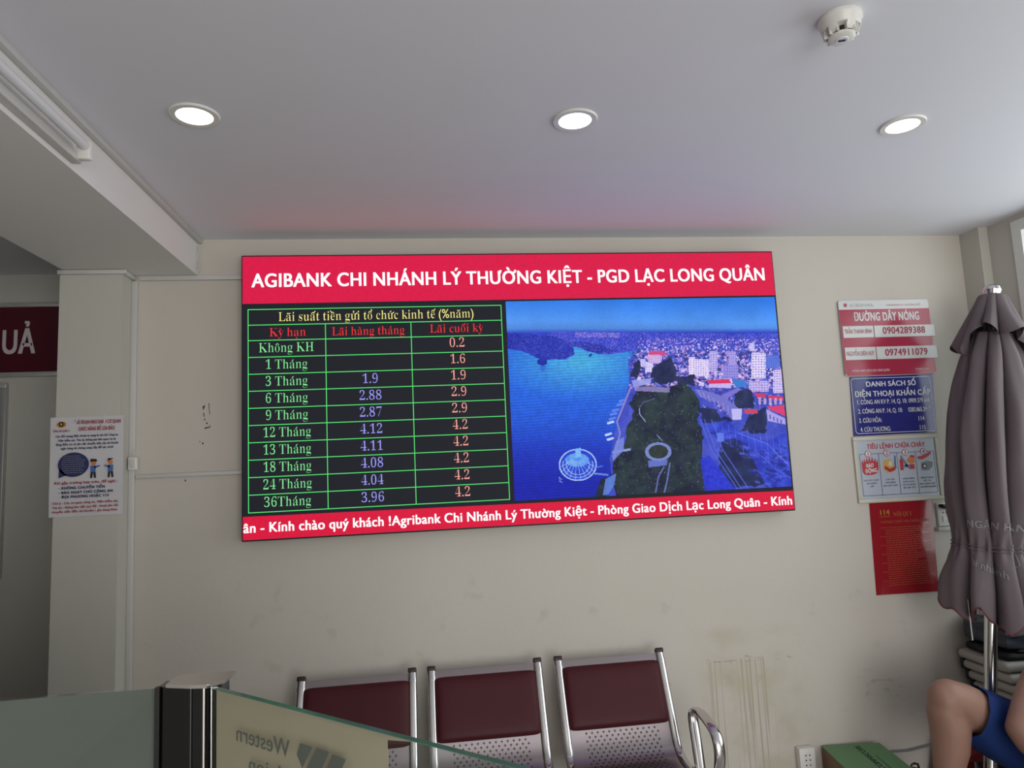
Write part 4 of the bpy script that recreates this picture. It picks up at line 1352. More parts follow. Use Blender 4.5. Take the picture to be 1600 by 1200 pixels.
def seat_unit(xc):
    mb = MB()
    rows_ = []
    for s in np.linspace(0.006, DS[-1], 60):
        y, z, ny, nz = prof(s)
        rows_.append([Vector((xc - HW + 2 * HW * i / 8, y, z)) for i in range(9)])
    back = [[p + Vector((0, 0.004, -0.003)) for p in r] for r in rows_]
    mb.grid(rows_)
    mb.grid(back)
    sh = build('seat_shell', mb, 'satin', bench, smooth=60, fixn=False)
    # burgundy back pad, domed
    pad = MB()
    s0, s1, w = 0.034, 0.292, 0.2235
    rows_ = []
    ns, nx = 30, 34
    for i in range(ns + 1):
        a = -1 + 2 * i / ns
        r = []
        for j in range(nx + 1):
            b = -1 + 2 * j / nx
            da = (1 - abs(a) ** 9) ** 0.5 if abs(a) < 1 else 0
            db = (1 - abs(b) ** 11) ** 0.5 if abs(b) < 1 else 0
            h = 0.0015 + 0.022 * da * db
            # rounded corners
            ca, cb = a, b
            m_ = (abs(a) ** 16 + abs(b) ** 16) ** (1 / 16)
            if m_ > 1:
                ca, cb = a / m_, b / m_
            y, z, ny, nz = prof((s0 + s1) / 2 + ca * (s1 - s0) / 2)
            r.append(Vector((xc + cb * w, y + ny * h * (1 if ny < 0 else -1), z + nz * h * (1 if ny < 0 else -1))))
        rows_.append(r)
    pad.grid(rows_)
    build('back_pad', pad, 'leather', sh, smooth=60)
    # flat dark plus shapes on the shell below the pad, painting the holes' shade
    ho = MB()
    k = 0
    for s in np.arange(0.305, 0.66, 0.0155):
        off = 0.0125 if k % 2 else 0.0
        k += 1
        for q in range(-6, 7):
            x = xc + q * 0.025 + off
            if abs(x - xc) > 0.165:
                continue
            for a, b in ((0.0052, 0.0014), (0.0014, 0.0052)):
                c4 = []
                for du, dv in ((-a, -b), (a, -b), (a, b), (-a, b)):
                    y, z, ny, nz = prof(s + dv)
                    sg = 1 if ny < 0 else -1
                    if abs(ny) < 0.25:
                        sg = 1 if nz > 0 else -1
                    c4.append(Vector((x + du, y + ny * 0.0010 * sg, z + nz * 0.0010 * sg)))
                ho.add(c4, [(0, 1, 2, 3)])
    tag(build('perforation', ho, 'dark_hole', sh, smooth=0, fixn=False), kind='stuff')
    for sx in (-1, 1):
        x = xc + sx * (HW + 0.006)
        pts = [(x, *prof(s)[:2]) for s in np.linspace(0.0, DS[-1], 44)]
        rail = build('side_rail', MB().tube(pts, 0.0115, 14, flat=((1, 0, 0), 1.6)), 'chrome', sh, smooth=60)
        y, z, ny, nz = prof(0.0)
        build('end_cap', MB().obox((x, y + 0.001, z + 0.004), (1, 0, 0), (0, 0.88, -0.48), (0, 0.48, 0.88), 0.0185, 0.0135, 0.010, 0.005, 3), 'cap_plastic', rail)
        build('rail_collar', MB().tube([(x, *prof(s)[:2]) for s in np.linspace(0.030, 0.046, 4)], 0.0130, 14, flat=((1, 0, 0), 1.55)), 'chrome', rail, smooth=60)
    return sh
for xc in (-0.797, -0.247, 0.314):
    seat_unit(xc)
build('support_beam', MB().box(-1.02, 0.54, -0.47, -0.40, 0.33, 0.385, 0.006), 'satin', bench)
for x in (-0.80, 0.31):
    mb = MB().box(x - 0.03, x + 0.03, -0.46, -0.41, 0.06, 0.335, 0.006)
    mb.tube([(x, -0.70, 0.03), (x, -0.60, 0.055), (x, -0.44, 0.075), (x, -0.28, 0.055), (x, -0.18, 0.03)], 0.024, 12)
    lg = build('leg', mb, 'chrome', bench)
    for y in (-0.70, -0.18):
        build('foot', MB().lathe([(0.026, 0.0), (0.026, 0.012), (0.016, 0.02), (0.010, 0.04)], (x, y, 0.0), 16), 'black', lg)
def arm(x, sx, name='armrest'):
    pts = [(x - sx * 0.010, -0.395, 0.385), (x - sx * 0.004, -0.360, 0.470), (x, -0.325, 0.545), (x + sx * 0.002, -0.318, 0.580), (x + sx * 0.003, -0.335, 0.602), (x + sx * 0.004, -0.375, 0.611), (x + sx * 0.006, -0.44, 0.606), (x + sx * 0.008, -0.51, 0.592),
           (x + sx * 0.010, -0.545, 0.572), (x + sx * 0.010, -0.565, 0.535), (x + sx * 0.010, -0.565, 0.490), (x + sx * 0.006, -0.545, 0.420), (x + sx * 0.003, -0.52, 0.385)]
    P = [np.array(p) for p in pts]
    for _ in range(2):
        Q = [P[0]]
        for a, b in zip(P[:-1], P[1:]):
            Q += [a * 0.75 + b * 0.25, a * 0.25 + b * 0.75]
        Q.append(P[-1])
        P = Q
    mb = MB().tube([tuple(p) for p in P], 0.0115, 14, flat=((1, 0, 0), 2.0))
    return build(name, mb, 'chrome', bench, smooth=60)
arm(0.612, 1)
arm(-1.09, -1)
for x0, x1 in ((-1.10, -1.0), (0.53, 0.62)):
    build('arm_bracket', MB().box(x0, x1, -0.53, -0.38, 0.372, 0.388, 0.003), 'satin', bench)

# ================================================================== GREEN BOX, STOOL
gb = empty('green_box', (1.46, -0.16, 0), 'brown cardboard box with a green printed lid on the floor by the wall', 'box')
G = [Vector((1.346, -0.014, 0)), Vector((1.621, -0.042, 0)), Vector((1.581, -0.360, 0)), Vector((1.304, -0.332, 0))]
def quad_box(mb, P, z0, z1):
    return mb.add([p + Vector((0, 0, z0)) for p in P] + [p + Vector((0, 0, z1)) for p in P], [(3, 2, 1, 0), (4, 5, 6, 7), (0, 1, 5, 4), (1, 2, 6, 5), (2, 3, 7, 6), (3, 0, 4, 7)])
build('carton', quad_box(MB(), G, 0.0, 0.266), 'brown_card', gb, smooth=0)
build('lid', quad_box(MB(), G, 0.266, 0.270), 'green_card', gb, smooth=0)
ey = (G[0] - G[3]).normalized()
ex = Vector((-ey.y, ey.x, 0))
gl = lambda u, v, w=0.0: Vector((1.462, -0.335, 0.2706)) + ey * u + ex * v + Vector((0, 0, w))
text('COMMSCOPE', gb, 'green_ink', gl, 0.03, 0.285, -0.012, 0.026, bold=0.04)
text('COMMUNICATIONS', gb, 'green_ink', gl, 0.03, 0.17, -0.038, 0.010)

def stool(x, y, top, r, label):
    s = empty('plastic_stool', (x, y, 0), label, 'stool', 'red plastic stools')
    build('seat', MB().prism(rrect(x - r, x + r, y - r, y + r, 0.04), lambda u, v, w: Vector((u, v, top - 0.03 + w)), 0.03), 'red_plastic', s)
    for sx in (-1, 1):
        for sy in (-1, 1):
            a, b = (x + sx * (r - 0.03), y + sy * (r - 0.03)), (x + sx * (r + 0.02), y + sy * (r + 0.02))
            build('leg', MB().tube([(a[0], a[1], top - 0.02), (b[0], b[1], 0.0)], [0.022, 0.016], 10), 'red_plastic', s)
    rg = MB()
    for k in range(4):
        a0, a1 = [(-1, -1), (1, -1), (1, 1), (-1, 1)][k], [(1, -1), (1, 1), (-1, 1), (-1, -1)][k]
        q = r + 0.002
        rg.tube([(x + a0[0] * q, y + a0[1] * q, top * 0.4), (x + a1[0] * q, y + a1[1] * q, top * 0.4)], 0.009, 8)
    build('rail', rg, 'red_plastic', s)
    return s
stool(1.985, -0.135, 0.255, 0.095, 'small red plastic stool behind the bent leg beside the wall')
stool(2.08, -0.68, 0.315, 0.135, 'red plastic stool that the person in blue shorts sits on')
bagb = empty('black_bag', (1.70, -0.20, 0), 'small rounded black bag on the floor between the green box and the red stool', 'bag')
build('body', MB().lathe([(0.0, 0.0), (0.042, 0.0), (0.050, 0.04), (0.050, 0.13), (0.044, 0.18), (0.030, 0.205), (0.0, 0.215)], (1.683, -0.20, 0), 20), 'black_cloth', bagb)
build('handle', MB().tube([(1.663, -0.20, 0.205), (1.668, -0.20, 0.228), (1.683, -0.20, 0.233), (1.698, -0.20, 0.228), (1.703, -0.20, 0.205)], 0.005, 8), 'black', bagb)

# ================================================================== STACK IN THE CORNER
cr = empty('storage_crate', (2.23, -0.18, 0), 'dark grey crate on the floor under the stack of pale boards', 'crate')
build('body', MB().box(2.14, 2.375, -0.32, -0.025, 0.0, 0.40, 0.008), 'crate', cr)
build('rim', MB().box(2.135, 2.38, -0.325, -0.02, 0.375, 0.415, 0.006), 'crate', cr)
nm = ('topmost', 'second from the top', 'third from the top', 'fourth from the top', 'lowest')
for i in range(5):
    zt = 0.668 - i * 0.049
    x0, yb = 2.085 + 0.012 * i, -0.030 - 0.010 * i
    b = empty('folded_board', (2.2, -0.18, zt - 0.045), 'pale rounded folded board, ' + nm[i] + ' in the corner stack behind the steel pole', 'folded board', 'pale folded boards in the corner stack')
    build('slab', MB().box(x0, 2.385, -0.33 - 0.004 * i, yb, zt - 0.042, zt, 0.018, 4), 'board', b)
    if 0 < i < 4:
        build('clip', MB().box(x0 - 0.004, x0 + 0.05, yb - 0.012, yb + 0.006, zt - 0.046, zt + 0.003, 0.005), 'black', b)
bc = empty('black_cloth_bundle', (2.27, -0.2, 0.67), 'folded black cloth bundle on the topmost pale board', 'cloth')
def lump(x0, x1, y0, y1, z0, z1, seed, amp=0.012, e=0.35):
    """soft rounded slab"""
    r = random.Random(seed)
    ph = [r.random() * 6.28 for _ in range(6)]
    b = bmesh.new()
    bmesh.ops.create_cube(b, size=2.0)
    bmesh.ops.subdivide_edges(b, edges=b.edges[:], cuts=9, use_grid_fill=True)
    for p in b.verts:
        q = p.co.copy()
        sph = q.normalized()
        m = q * (1 - e) + sph * e * 1.15
        w = amp * (math.sin(q.x * 3 + ph[0]) + math.sin(q.y * 4 + q.x * 2 + ph[1]) + math.sin(q.z * 5 + q.x * 4 + ph[2])) / 2
        p.co = Vector(((x0 + x1) / 2 + m.x * (x1 - x0) / 2 + w * 0.5, (y0 + y1) / 2 + m.y * (y1 - y0) / 2 + w * 0.5, (z0 + z1) / 2 + m.z * (z1 - z0) / 2 + (w if q.z > 0 else 0)))
    return MB().bm(b)
build('bundle', lump(2.115, 2.385, -0.31, -0.04, 0.668, 0.712, 3, 0.006), 'black_cloth', bc, smooth=70)
build('fold', lump(2.17, 2.385, -0.315, -0.10, 0.700, 0.722, 4, 0.005), 'black_cloth', bc, smooth=70)
nb = empty('slate_bag', (2.25, -0.19, 0.70), 'slate blue soft bag lying on top of the corner stack', 'bag')
build('body', lump(2.115, 2.388, -0.315, -0.045, 0.722, 0.812, 5, 0.012, 0.2), 'navy_bag', nb, smooth=70)
build('flap', lump(2.18, 2.385, -0.30, -0.06, 0.792, 0.826, 6, 0.006), 'navy_bag', nb, smooth=70)
build('zip_seam', MB().tube([(2.15, -0.312, 0.775), (2.2, -0.322, 0.783), (2.3, -0.32, 0.780), (2.37, -0.31, 0.775)], 0.003, 6), 'black', nb)

# ================================================================== FOLDED PARASOL
A0, A1 = Vector((1.889, -0.36, 0.0)), Vector((2.229, -0.36, 2.395))
AX = (A1 - A0).normalized()
AL = (A1 - A0).length
AU = Vector((0, -1, 0))
AV = AX.cross(AU).normalized()          # roughly world +/-x
if AV.x < 0:
    AV = -AV
def ax(h, th=0.0, r=0.0):
    """point at height h along the pole, angle th (0 = towards the camera, + towards +x), radius r"""
    return A0 + AX * h + (AU * math.cos(th) + AV * math.sin(th)) * r
par = empty('folded_parasol', A0, 'folded taupe market parasol on a steel pole leaning in the corner by the window', 'parasol')
build('pole', MB().tube([ax(0.02), ax(AL * 0.5), ax(AL - 0.02)], 0.026, 24), 'pole', par)
build('finial', MB().lathe([(0.0, 0.040), (0.016, 0.038), (0.034, 0.028), (0.040, 0.012), (0.036, 0.0), (0.026, -0.03)], ax(AL - 0.025), 24, AX), 'chrome', par)
build('base', MB().lathe([(0.0, 0.0), (0.10, 0.0), (0.10, 0.04), (0.085, 0.06), (0.05, 0.07), (0.035, 0.12), (0.0, 0.12)], (A0.x, A0.y, 0), 32), 'crate', par)
NF = 8
FR = random.Random(12)
FA = [FR.uniform(0.72, 1.12) for _ in range(NF)]                 # how far each pleat stands out
FB = [FR.uniform(0.22, 0.62) for _ in range(NF)]                 # where its ridge sits: pleats lean over
FH = [FR.uniform(-0.045, 0.055) for _ in range(NF)]              # hem height of each pleat
def pleat(th, ph=0.0):
    """pleat index, 0..1 across it; widths are uneven"""
    t = (th + ph) / (2 * math.pi)
    t = t + 0.020 * math.sin(2 * math.pi * 2 * t + 0.7) + 0.014 * math.sin(2 * math.pi * 3 * t + 2.0)
    t *= NF
    return int(math.floor(t)) % NF, t - math.floor(t)
def fold(th, sharp, ph=0.0):
    """0 in the valleys, about 1 on the ridges"""
    k, f = pleat(th, ph)
    q = f / FB[k] if f < FB[k] else (1 - f) / (1 - FB[k])
    return (max(q, 0.0) ** sharp) * (1.5 - 0.5 * max(q, 0.0)) * FA[k]
HH = [0.925, 0.955, 1.02, 1.09, 1.15, 1.185, 1.215, 1.26, 1.34, 1.48, 1.66, 1.82, 1.96, 2.08, 2.19]
RR = [0.218, 0.219, 0.211, 0.190, 0.170, 0.156, 0.151, 0.162, 0.180, 0.194, 0.198, 0.190, 0.164, 0.136, 0.085]
DD = [0.56, 0.54, 0.46, 0.40, 0.34, 0.26, 0.22, 0.30, 0.40, 0.46, 0.48, 0.46, 0.42, 0.36, 0.2]
def main_r(h, th):
    r, d = np.interp(h, HH, RR), np.interp(h, HH, DD)
    tw = (h - 1.2) * 0.30 + 0.08 * math.sin(h * 5)
    f = fold(th, 0.55, tw)
    v = r * (1 - d * (1 - min(f, 1.15)))
    v *= 1 + 0.018 * math.sin(13 * th + h * 9) + 0.020 * math.sin(5 * th - h * 13)
    if 1.14 < h < 1.30:                                          # small gathers at the tie
        v *= 1 + 0.05 * math.sin(23 * th) * (1 - abs(h - 1.21) / 0.09 if abs(h - 1.21) < 0.09 else 0)
    return max(v, 0.05)
mb = MB()
rows_ = []
NT = 360
for h in list(np.linspace(0.925, 2.19, 76)):
    row = []
    for j in range(NT):
        th = 2 * math.pi * j / NT
        hh = h
        if h < 1.12:
            w = (1.12 - h) / 0.195
            k, f = pleat(th, -0.08)
            hh = h + w * (FH[k] * (1 - abs(2 * f - 1)) * 1.6 + 0.045 * math.sin(2 * th + 0.4) + 0.012 * math.sin(11 * th))
        row.append(ax(hh, th, float(main_r(h, th))))
    rows_.append(row)
inner = [[p + (ax(0.0) + AX * (p - A0).dot(AX) - p) * 0.06 for p in r] for r in rows_[:26]]
mb.grid(rows_, closed=True)
mb.grid(inner, closed=True)
can = build('canopy', mb, 'canopy', par, smooth=70, fixn=False)
# maroon edge piping along the bottom hem
build('hem', MB().tube([p for p in rows_[0]][::2], 0.004, 6, closed=True, cap=False), 'canopy_trim', can, smooth=60)
# ribs just visible inside the hem
for k in range(8):
    th = k * math.pi / 4 + 0.2
    build('rib', MB().tube([ax(0.95, th, 0.085), ax(1.6, th, 0.06), ax(2.2, th, 0.04)], 0.006, 6), 'black', par)
# vent: small upper canopy
rows_ = []
for i in range(22):
    t = i / 21
    h = 2.375 - 0.225 * t
    base = 0.062 + 0.125 * t ** 1.1
    row = []
    for j in range(NT):
        th = 2 * math.pi * j / NT
        f = fold(th, 0.8, 0.35)
        r = base * (1 - (0.10 + 0.34 * t) * (1 - f))
        dz = t * t * (0.050 * math.sin(2 * th + 2.6) + 0.035 * math.sin(5 * th + 0.5))
        row.append(ax(h + dz, th, r))
    rows_.append(row)
crown = [[ax(2.378 + 0.004 * k, 2 * math.pi * j / NT, 0.056 - 0.022 * k) for j in range(NT)] for k in range(3)][::-1]
build('vent', MB().grid(crown + rows_, closed=True), 'canopy', can, smooth=70)
# tie cord gathered round the canopy
tie = MB()
for dh in (-0.010, 0.006):
    tie.tube([ax(1.205 + dh + 0.006 * math.sin(2 * a), a, float(main_r(1.205, a)) + 0.004) for a in np.linspace(0, 2 * math.pi, 73)[:-1]], 0.0035, 6, closed=True, cap=False)
build('tie_cord', tie, 'canopy', par)
for th, h0, L, sl in ((-1.25, 0.97, 0.17, 0.10), (0.35, 1.0, 0.17, 0.06), (0.95, 0.99, 0.15, 0.05)):
    pts = [ax(h0 - L * q, th + sl * q, 0.165 - 0.01 * q) for q in (0, 0.3, 0.55, 0.8, 1.0)]
    build('hanging_cord', MB().tube(pts, [0.0018, 0.0018, 0.0025, 0.0025, 0.0025], 6), 'cord', par)
# pale print wrapped on the cloth, broken up by the pleats
def wrap(h0, th0, tilt=0.0):
    def fn(u, v, w=0.0):
        th = th0 + u / 0.165
        h = h0 + v + tilt * u
        return ax(h, th, float(main_r(h, th)) + 0.0025 + w)
    return fn
text('NGÂN HÀNG NÔNG NGHIỆP', can, 'print_grey', wrap(1.285, -1.30), 0.0, 0.58, 0.0, 0.030, bold=0.06)
text('Chi nhánh', can, 'print_grey', wrap(1.135, -1.35, -0.35), 0.0, 0.16, 0.0, 0.030, bold=0.02)
for th in (-0.15, 0.85):
    f0 = wrap(1.225, th)
    mk = MB()
    P = [f0(-0.012, 0.0), f0(0.012, 0.0), f0(0.030, -0.085), f0(0.012, -0.098)]
    Q = [f0(a[0] + (b[0] - a[0]) * q, a[1] + (b[1] - a[1]) * q) for a, b in zip([(-0.012, 0.0), (0.012, 0.0), (0.030, -0.085), (0.012, -0.098)], [(0.012, 0.0), (0.030, -0.085), (0.012, -0.098), (-0.012, 0.0)]) for q in np.linspace(0, 0.9, 8)]
    build('printed_emblem', MB().tube(Q, 0.0022, 5, closed=True, cap=False), 'print_grey', can)

# ================================================================== GLASS COUNTER SCREEN (foreground)
GZ = 1.300
gs = empty('glass_screen', (-0.90, -1.97, 0), 'low frosted glass counter screen with a dark steel corner post in front of the bench', 'glass screen')
# corner post, five sided, from the counter plinth up
post = [(-0.954, -1.962), (-0.892, -1.984), (-0.868, -1.990), (-0.846, -1.968), (-0.842, -1.930), (-0.952, -1.928)]
build('post', MB().prism(post, lambda u, v, w: Vector((u, v, 0.0 + w)), GZ), 'darkmirror', gs, smooth=0)
capp = [(-0.938, -1.972), (-0.892, -1.990), (-0.862, -1.996), (-0.838, -1.970), (-0.834, -1.918), (-0.935, -1.916)]
build('post_cap', MB().prism(capp, lambda u, v, w: Vector((u, v, GZ + w)), 0.006), 'chrome', gs, smooth=0)
build('edge_strip', MB().box(-0.958, -0.950, -1.968, -1.958, 0.0, GZ), 'black', gs, smooth=0)
for p in ((-0.892, -1.985), (-0.868, -1.992), (-0.858, -1.984)):
    build('post_seam', MB().tube([(p[0], p[1], 0.0), (p[0], p[1], GZ)], 0.0022, 8), 'chrome' if p[0] > -0.87 else 'black', gs)
# first panel, parallel to the wall
build('glass_panel', MB().box(-2.3, -0.957, -1.966, -1.957, 0.0, GZ - 0.001, 0.001, 1), 'glass', gs, smooth=0)
build('frosted_film', MB().box(-2.3, -0.957, -1.9568, -1.9562, 0.0, GZ - 0.004), 'film_grey', gs, smooth=0)
# second panel, coming towards the camera at an angle
PA0 = Vector((-0.854, -2.000, 0))
PD = Vector((0.7345, -0.6786, 0)).normalized()
PN = Vector((PD.y, -PD.x, 0))           # towards the clerk's side / camera
if PN.dot(Vector((0.3, -1, 0))) < 0:
    PN = -PN
def gp(s, z, n=0.0):
    return PA0 + PD * s + PN * n + Vector((0, 0, z))
def slab(s0, s1, z0, z1, n0, n1):
    P = [(s0, z0), (s1, z0), (s1, z1), (s0, z1)]
    return MB().prism(P, lambda u, v, w: gp(u, v, n0 + w), n1 - n0)
build('glass_panel', slab(0.0, 1.05, 0.0, GZ, -0.010, 0.0), 'glass', gs, smooth=0)
build('polished_edge', slab(0.0, 1.05, GZ, GZ + 0.0012, -0.010, 0.0), 'glass_edge', gs, smooth=0)
fm = MB().prism([(0.0, 0.0), (0.421, 0.0), (0.421, 1.288), (0.50, 1.2985), (0.0, 1.2985)], lambda u, v, w: gp(u, v, -0.0112 + w), 0.0006)
film = build('frosted_film', fm, 'film_cream', gs, smooth=0)
mir = lambda u, v, w=0.0: gp(-u, v, 0.0006 + w)      # lettering reads from the customers' side, so it is mirrored from here
text('Western', film, 'film_print', mir, -0.218, -0.077, 1.229, 0.0255, bold=0.02)
text('Union', film, 'film_print', mir, -0.216, -0.112, 1.187, 0.0255, bold=0.02)
bars = MB()
for P in ([(0.243, 1.255), (0.272, 1.2545), (0.248, 1.2195), (0.235, 1.2375)], [(0.282, 1.2553), (0.3105, 1.2548), (0.262, 1.180), (0.246, 1.204)],
          [(0.318, 1.2530), (0.347, 1.2515), (0.298, 1.176), (0.270, 1.177)]):
    bars.prism(P, lambda u, v, w: gp(u, v, 0.0004 + w), 0.0003)
build('bar_emblem', bars, 'film_print', film, smooth=0)

# ================================================================== PERSON
per = empty('person', (2.06, -0.66, 0.0), 'person in blue shorts sitting with one knee bent, beside the parasol pole', 'person')

def tubes_to_body():
    """one continuous skin: tapering limbs and trunk laid out joint by joint, fused with head, calf and hands by a voxel remesh"""
    V, E, R = [], [], []
    def chain(pts, link=None):
        last = link
        for x, y, z, ra, rb in pts:
            V.append((x, y, z))
            R.append((ra, rb))
            if last is not None:
                E.append((last, len(V) - 1))
            last = len(V) - 1
        return last
    chain([(2.10, -0.68, 0.43, 0.15, 0.13)])                                      # 0 pelvis
    chest = chain([(2.13, -0.69, 0.56, 0.14, 0.12), (2.18, -0.70, 0.70, 0.15, 0.12), (2.21, -0.71, 0.82, 0.15, 0.11)], 0)
    neck = chain([(2.215, -0.72, 0.925, 0.06, 0.06), (2.20, -0.73, 0.99, 0.055, 0.055)], chest)
    # right leg, the one in view: hip, thigh, knee, shin, ankle, foot
    hipr = chain([(2.01, -0.60, 0.415, 0.115, 0.115)], 0)
    chain([(1.88, -0.575, 0.475, 0.102, 0.104), (1.76, -0.570, 0.550, 0.090, 0.096), (1.67, -0.570, 0.612, 0.076, 0.080), (1.606, -0.570, 0.640, 0.070, 0.074),
           (1.582, -0.570, 0.588, 0.066, 0.068), (1.598, -0.570, 0.520, 0.076, 0.074), (1.592, -0.570, 0.450, 0.072, 0.068), (1.574, -0.570, 0.372, 0.057, 0.056), (1.568, -0.570, 0.26, 0.044, 0.043),
           (1.566, -0.570, 0.13, 0.036, 0.036), (1.562, -0.570, 0.065, 0.040, 0.038), (1.49, -0.575, 0.040, 0.034, 0.040), (1.41, -0.580, 0.026, 0.022, 0.042), (1.362, -0.582, 0.020, 0.014, 0.034)], hipr)
    # left leg, out of the frame
    hipl = chain([(2.13, -0.80, 0.415, 0.11, 0.11)], 0)
    chain([(2.10, -0.96, 0.48, 0.095, 0.095), (2.06, -1.10, 0.56, 0.078, 0.078), (2.045, -1.17, 0.585, 0.068, 0.068), (2.04, -1.19, 0.50, 0.066, 0.066), (2.045, -1.18, 0.38, 0.058, 0.058),
           (2.05, -1.165, 0.22, 0.042, 0.042), (2.05, -1.16, 0.10, 0.036, 0.036), (2.045, -1.16, 0.060, 0.040, 0.038), (2.03, -1.24, 0.038, 0.034, 0.040), (2.02, -1.33, 0.022, 0.018, 0.040)], hipl)
    # right arm in view: shoulder down to the elbow beside the thigh, forearm back towards the lap
    chain([(2.13, -0.62, 0.855, 0.064, 0.064), (2.06, -0.635, 0.825, 0.062, 0.062), (1.965, -0.665, 0.755, 0.058, 0.058), (1.865, -0.705, 0.670, 0.060, 0.060), (1.785, -0.740, 0.600, 0.054, 0.055), (1.752, -0.752, 0.568, 0.050, 0.051),
           (1.768, -0.775, 0.528, 0.053, 0.053), (1.812, -0.820, 0.458, 0.048, 0.048), (1.862, -0.868, 0.395, 0.034, 0.034), (1.880, -0.886, 0.368, 0.026, 0.030)], chest)
    chain([(2.27, -0.86, 0.83, 0.060, 0.060), (2.30, -0.93, 0.72, 0.052, 0.052), (2.31, -0.99, 0.60, 0.046, 0.046), (2.25, -1.03, 0.575, 0.044, 0.044), (2.14, -1.06, 0.60, 0.036, 0.036), (2.08, -1.085, 0.632, 0.028, 0.030)], chest)
    mb = MB()
    for (i, j) in E:
        a, b = Vector(V[i]), Vector(V[j])
        n = max(2, int((b - a).length / 0.02))
        mb.tube([a.lerp(b, q / n) for q in range(n + 1)], [(R[i][0] + R[i][1]) / 2 * (1 - q / n) + (R[j][0] + R[j][1]) / 2 * q / n for q in range(n + 1)], 20)
    def blob(c, r, n=20, rot=None):
        b = bmesh.new()
        bmesh.ops.create_uvsphere(b, u_segments=n, v_segments=n // 2, radius=1)
        for p in b.verts:
            q = Vector((p.co.x * r[0], p.co.y * r[1], p.co.z * r[2]))
            if rot:
                q.rotate(rot)
            p.co = q + Vector(c)
        mb.bm(b)
    for p, r in zip(V, R):
        q = (r[0] + r[1]) / 2
        blob(p, (q, q, q), 20)
    # kneecap, calf muscle, elbow
    blob((1.582, -0.572, 0.632), (0.058, 0.064, 0.072))
    blob((1.615, -0.572, 0.515), (0.060, 0.064, 0.085))
    blob((1.752, -0.750, 0.572), (0.042, 0.042, 0.042))
    # head facing -x / towards the camera's left
    H = Vector((2.185, -0.735, 1.095))
    fd = Vector((-0.85, -0.52, -0.05)).normalized()
    sd_ = Vector((-fd.y, fd.x, 0)).normalized()
    blob(H, (0.085, 0.085, 0.112))
    blob(H + fd * 0.022 + Vector((0, 0, -0.045)), (0.066, 0.066, 0.068))
    blob(H + fd * 0.092 + Vector((0, 0, -0.018)), (0.014, 0.014, 0.022), 10)
    blob(H + fd * 0.068 + Vector((0, 0, -0.088)), (0.026, 0.026, 0.02), 10)
    for s in (-1, 1):
        blob(H + sd_ * 0.086 * s + Vector((0, 0, -0.012)), (0.018, 0.014, 0.032), 10)
    # hands: palm, four curled fingers, thumb
    for W0, dr, up in ((Vector((1.880, -0.886, 0.368)), Vector((0.45, -0.45, -0.70)).normalized(), Vector((-0.6, -0.6, 0.1))), (Vector((2.08, -1.085, 0.632)), Vector((-0.55, -0.55, 0.12)).normalized(), Vector((0.1, 0.1, 1)))):
        nrm = (up - dr * up.dot(dr)).normalized()
        sd2 = dr.cross(nrm)
        mb.obox(W0 + dr * 0.045, dr, sd2, nrm, 0.046, 0.038, 0.014, 0.011, 3)
        for k, L in enumerate((0.066, 0.074, 0.070, 0.056)):
            b0 = W0 + dr * 0.082 + sd2 * (-0.029 + 0.0195 * k)
            mb.tube([b0 - dr * 0.02, b0 + dr * L * 0.4, b0 + dr * L * 0.75 - nrm * 0.012, b0 + dr * L * 0.9 - nrm * 0.032], [0.0095, 0.0090, 0.0082, 0.0070], 10)
        t0 = W0 + dr * 0.022 - sd2 * 0.034
        mb.tube([t0, t0 + dr * 0.03 - sd2 * 0.020, t0 + dr * 0.058 - sd2 * 0.022 - nrm * 0.010], [0.012, 0.011, 0.008], 10)
    # toes on the foot in the picture's direction
    for k in range(5):
        b0 = Vector((1.372 + 0.006 * abs(k - 1), -0.614 + 0.0165 * k, 0.018))
        mb.tube([b0 + Vector((0.03, 0, 0.004)), b0, b0 + Vector((-0.022, 0, -0.004))], [0.012, 0.011, 0.008], 8)
        c0_ = Vector((1.985 + 0.0165 * k, -1.335 - 0.002 * k, 0.018))
        mb.tube([c0_ + Vector((0, 0.03, 0.004)), c0_, c0_ + Vector((0, -0.022, -0.004))], [0.012, 0.011, 0.008], 8)
    raw = bpy.data.meshes.new('body_raw')
    raw.from_pydata([tuple(p) for p in mb.v], [], mb.f)
    o = bpy.data.objects.new('body_raw', raw)
    COL.objects.link(o)
    rm = o.modifiers.new('fuse', 'REMESH')
    rm.mode = 'VOXEL'
    rm.voxel_size = 0.0065
    sm = o.modifiers.new('soften', 'SMOOTH')
    sm.factor, sm.iterations = 0.5, 8
    dg = bpy.context.evaluated_depsgraph_get()
    m2 = bpy.data.meshes.new_from_object(o.evaluated_get(dg))
    out = MB().add([v.co.copy() for v in m2.vertices], [tuple(p.vertices) for p in m2.polygons])
    bpy.data.objects.remove(o)
    return out, H, fd, sd_
body, HC, FD, SD = tubes_to_body()
build('body', body, 'skin', per, smooth=80, fixn=False)
for s in (-1, 1):
    build('eye', MB().lathe([(0.0, 0.006), (0.008, 0.004), (0.011, 0.0), (0.0, -0.004)], HC + FD * 0.081 + SD * 0.032 * s + Vector((0, 0, 0.006)), 14, FD), 'eye', per)
for s in (-1, 1):
    build('pupil', MB().lathe([(0.0, 0.0085), (0.004, 0.008), (0.0055, 0.0055), (0.0, 0.004)], HC + FD * 0.081 + SD * 0.032 * s + Vector((0, 0, 0.006)), 12, FD), 'hair', per)
build('mouth', MB().obox(HC + FD * 0.089 + Vector((0, 0, -0.062)), SD, FD, (0, 0, 1), 0.022, 0.004, 0.006, 0.003), 'lip', per)
hr = MB()
rows_ = []
